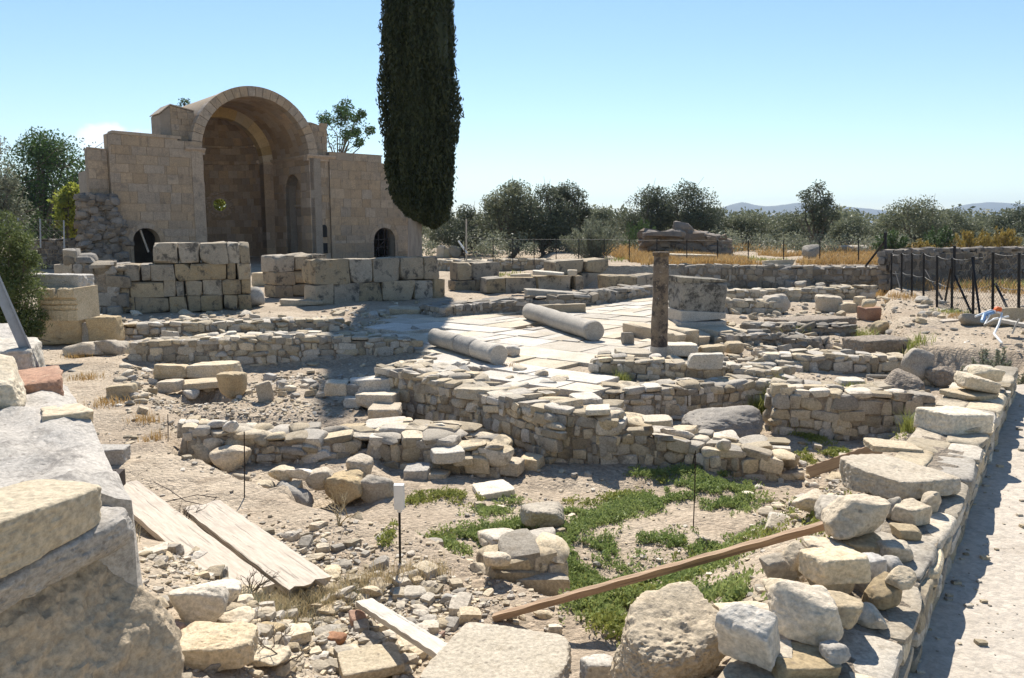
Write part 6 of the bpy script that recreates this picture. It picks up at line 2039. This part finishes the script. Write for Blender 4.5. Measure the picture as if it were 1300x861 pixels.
tufts('dry_grass', 'pale dry grass between the planks and the bottom rubble', [(345, 775, .2, 500, .12, .005), (380, 770, .2, 500, .12, .005), (420, 765, .18, 450, .12, .005), (360, 790, .2, 350, .1, .005), (455, 745, .14, 220, .12, .004), (480, 740, .16, 260, .12, .004), (515, 735, .14, 180, .14, .004), (550, 728, .14, 160, .14, .004), (160, 690, .1, 90, .16, .005)], 'straw_p', 1)
tufts('grass', 'grey green grass by the lower ends of the planks', [(350, 778, .22, 500, .08, .006), (400, 772, .2, 420, .08, .006), (450, 760, .14, 200, .08, .006), (320, 770, .12, 160, .09, .006), (160, 695, .06, 60, .14, .006)], 'olive_s', 2)
tufts('dry_grass', 'orange dry grass tufts on the slopes of the dig', [(140, 512, .3, 160, .14, .01), (110, 482, .3, 160, .12, .01), (185, 535, .2, 140, .14, .008), (195, 560, .15, 100, .14, .008), (98, 455, .25, 120, .14, .01), (630, 598, .18, 240, .2, .006), (648, 470, .2, 200, .16, .008), (540, 530, .2, 160, .25, .008), (1110, 375, .6, 260, .22, .014), (1140, 378, .6, 260, .22, .014), (1125, 368, .6, 260, .25, .014), (1098, 366, .4, 160, .35, .014), (1215, 402, .3, 160, .12, .012), (1182, 540, .2, 200, .2, .008), (918, 412, .2, 90, .16, .01), (1050, 462, .3, 130, .16, .01), (985, 424, .5, 160, .2, .012), (1000, 420, .5, 160, .2, .012)], 'straw', 3)
tufts('dry_grass', 'dry grass growing in the joints of the paving', [(650, 435, .9, 260, .05, .008), (620, 424, .9, 300, .06, .01), (700, 410, .9, 240, .06, .01), (740, 420, .6, 120, .05, .01), (715, 475, .4, 160, .06, .008), (760, 400, .8, 160, .06, .01), (600, 400, 1.0, 300, .1, .01), (560, 430, .5, 120, .06, .008), (790, 462, .3, 100, .08, .008), (665, 450, .4, 80, .05, .008)], 'straw_p', 4)
tufts('weeds', 'yellow green weeds among the stones of the right ruins', [(1010, 428, .3, 220, .3, .012), (1000, 545, .2, 220, .22, .008), (970, 520, .22, 420, .42, .010), (962, 530, .14, 260, .4, .010), (1155, 548, .1, 120, .3, .008), (1210, 398, .6, 200, .15, .012), (1095, 497, .35, 420, .12, .010), (790, 485, .15, 160, .2, .008), (470, 430, .2, 100, .15, .01), (135, 447, .15, 100, .2, .01), (1160, 440, .3, 160, .25, .012), (1098, 430, .3, 160, .3, .012)], 'mat_y', 5)
def field(name, label, mat, n, box, h, wd, seed, thr=-.15):
    rs = np.random.RandomState(seed)
    x0, x1, y0, y1 = box
    x = rs.uniform(x0, x1, n); y = rs.uniform(y0, y1, n)
    k = fbm(np.stack([x, y, 0 * x], -1) * .22, 3, seed) > thr
    x, y = x[k], y[k]
    mb = MB(); blades(mb, rs, np.stack([x, y, hgt(x, y) - .02], -1), h, wd, .7)
    o = mb.build(name, M[mat]); tag(o, label, kind='stuff')
field('dry_grass', 'golden dry grass on the upper terrace behind the rear wall', 'straw', 40000, (6, 24, 36.6, 49), .36, .03, 6, -.4)
field('dry_grass', 'tall golden dry grass in front of the olive trees', 'straw', 16000, (5, 34, 48, 66), .65, .04, 7)
field('grass', 'yellow green grass patches on the upper terrace', 'mat_y', 5000, (-3, 14, 38, 46), .22, .03, 8, .05)
field('dry_grass', 'yellowish dry grass along the foot of the dark boundary wall', 'straw', 9000, (13.6, 30, 23.5, 31), .45, .022, 9, .0)
field('grass', 'greenish grass along the foot of the dark boundary wall', 'mat_y', 5000, (14.6, 30, 25, 31), .3, .022, 10, .0)
def scrub():
    rs = np.random.RandomState(14)
    mb = MB()
    for i in range(170):
        y = rs.uniform(50, 80); px = rs.uniform(540, 1420)
        x = (px - 650) / F0 * y
        r = rs.uniform(.6, 1.5)
        leaves(mb, rs, clump_pts(rs, (x, y, .1 + r * .45), r, 260, .7), .2, .4)
    tag(mb.build('scrub', M['olive_s']), 'low grey green scrub under the olive trees', kind='stuff')
scrub()

def dry_weed(label, px, py, h, spread, seed, mat='straw_p'):
    rs = np.random.RandomState(seed)
    p = G(px, py)
    mb = MB()
    def br(a, d, L, r, dep):
        m = a + d * L * .5 + rs.normal(0, .06 * L, 3); e = a + d * L + rs.normal(0, .08 * L, 3)
        mb.tube([a, m, e], [r, r * .8, r * .5], 5)
        if dep > 0:
            for k in range(rs.randint(2, 4)):
                d2 = d + rs.normal(0, .55 * spread, 3); d2[2] = abs(d2[2]) * .8 + .1; d2 /= np.linalg.norm(d2)
                br((m if rs.rand() < .4 else e), d2, L * rs.uniform(.55, .8), r * .6, dep - 1)
    for k in range(4):
        d = np.array([rs.normal(0, .5 * spread), rs.normal(0, .3), .8]); d /= np.linalg.norm(d)
        br(np.zeros(3), d, h * .45, .007, 3)
    o = mb.build('dry_weed', M[mat]); o.location = p
    tag(o, label, 'dead plant')
dry_weed('pale dead weed with forked stems before the conglomerate lump', 430, 668, .32, 1.1, 1)
dry_weed('grey dead twigs sprawling above the two planks', 238, 672, .30, 1.3, 2, 'bark')
dry_weed('dead brown twigs by the rocks at the bottom left', 352, 850, .22, 1.2, 3, 'bark')
dry_weed('thin dead plant stems beside the lower plank ends', 318, 760, .22, .8, 4, 'bark')

# ------------------------------------------------------------------ the air
def haze():
    mb = MB()
    x0, x1, y0, y1, z0, z1 = -7000, 7000, -70, 7400, -30, 260
    mb.box(((x0 + x1) / 2, (y0 + y1) / 2, (z0 + z1) / 2), (x1 - x0, y1 - y0, z1 - z0))
    m = bpy.data.materials.new('haze_air'); m.use_nodes = True
    nt = m.node_tree; nt.nodes.clear()
    out = nt.nodes.new('ShaderNodeOutputMaterial')
    v = nt.nodes.new('ShaderNodeVolumePrincipled')
    v.inputs['Color'].default_value = (.55, .74, 1.0, 1)
    v.inputs['Density'].default_value = .00013
    v.inputs['Anisotropy'].default_value = .0
    nt.links.new(v.outputs[0], out.inputs['Volume'])
    o = mb.build('haze', m)
    tag(o, 'thin blue air between the dig and the distant hills', kind='stuff')
HAZE = True
if HAZE: haze()
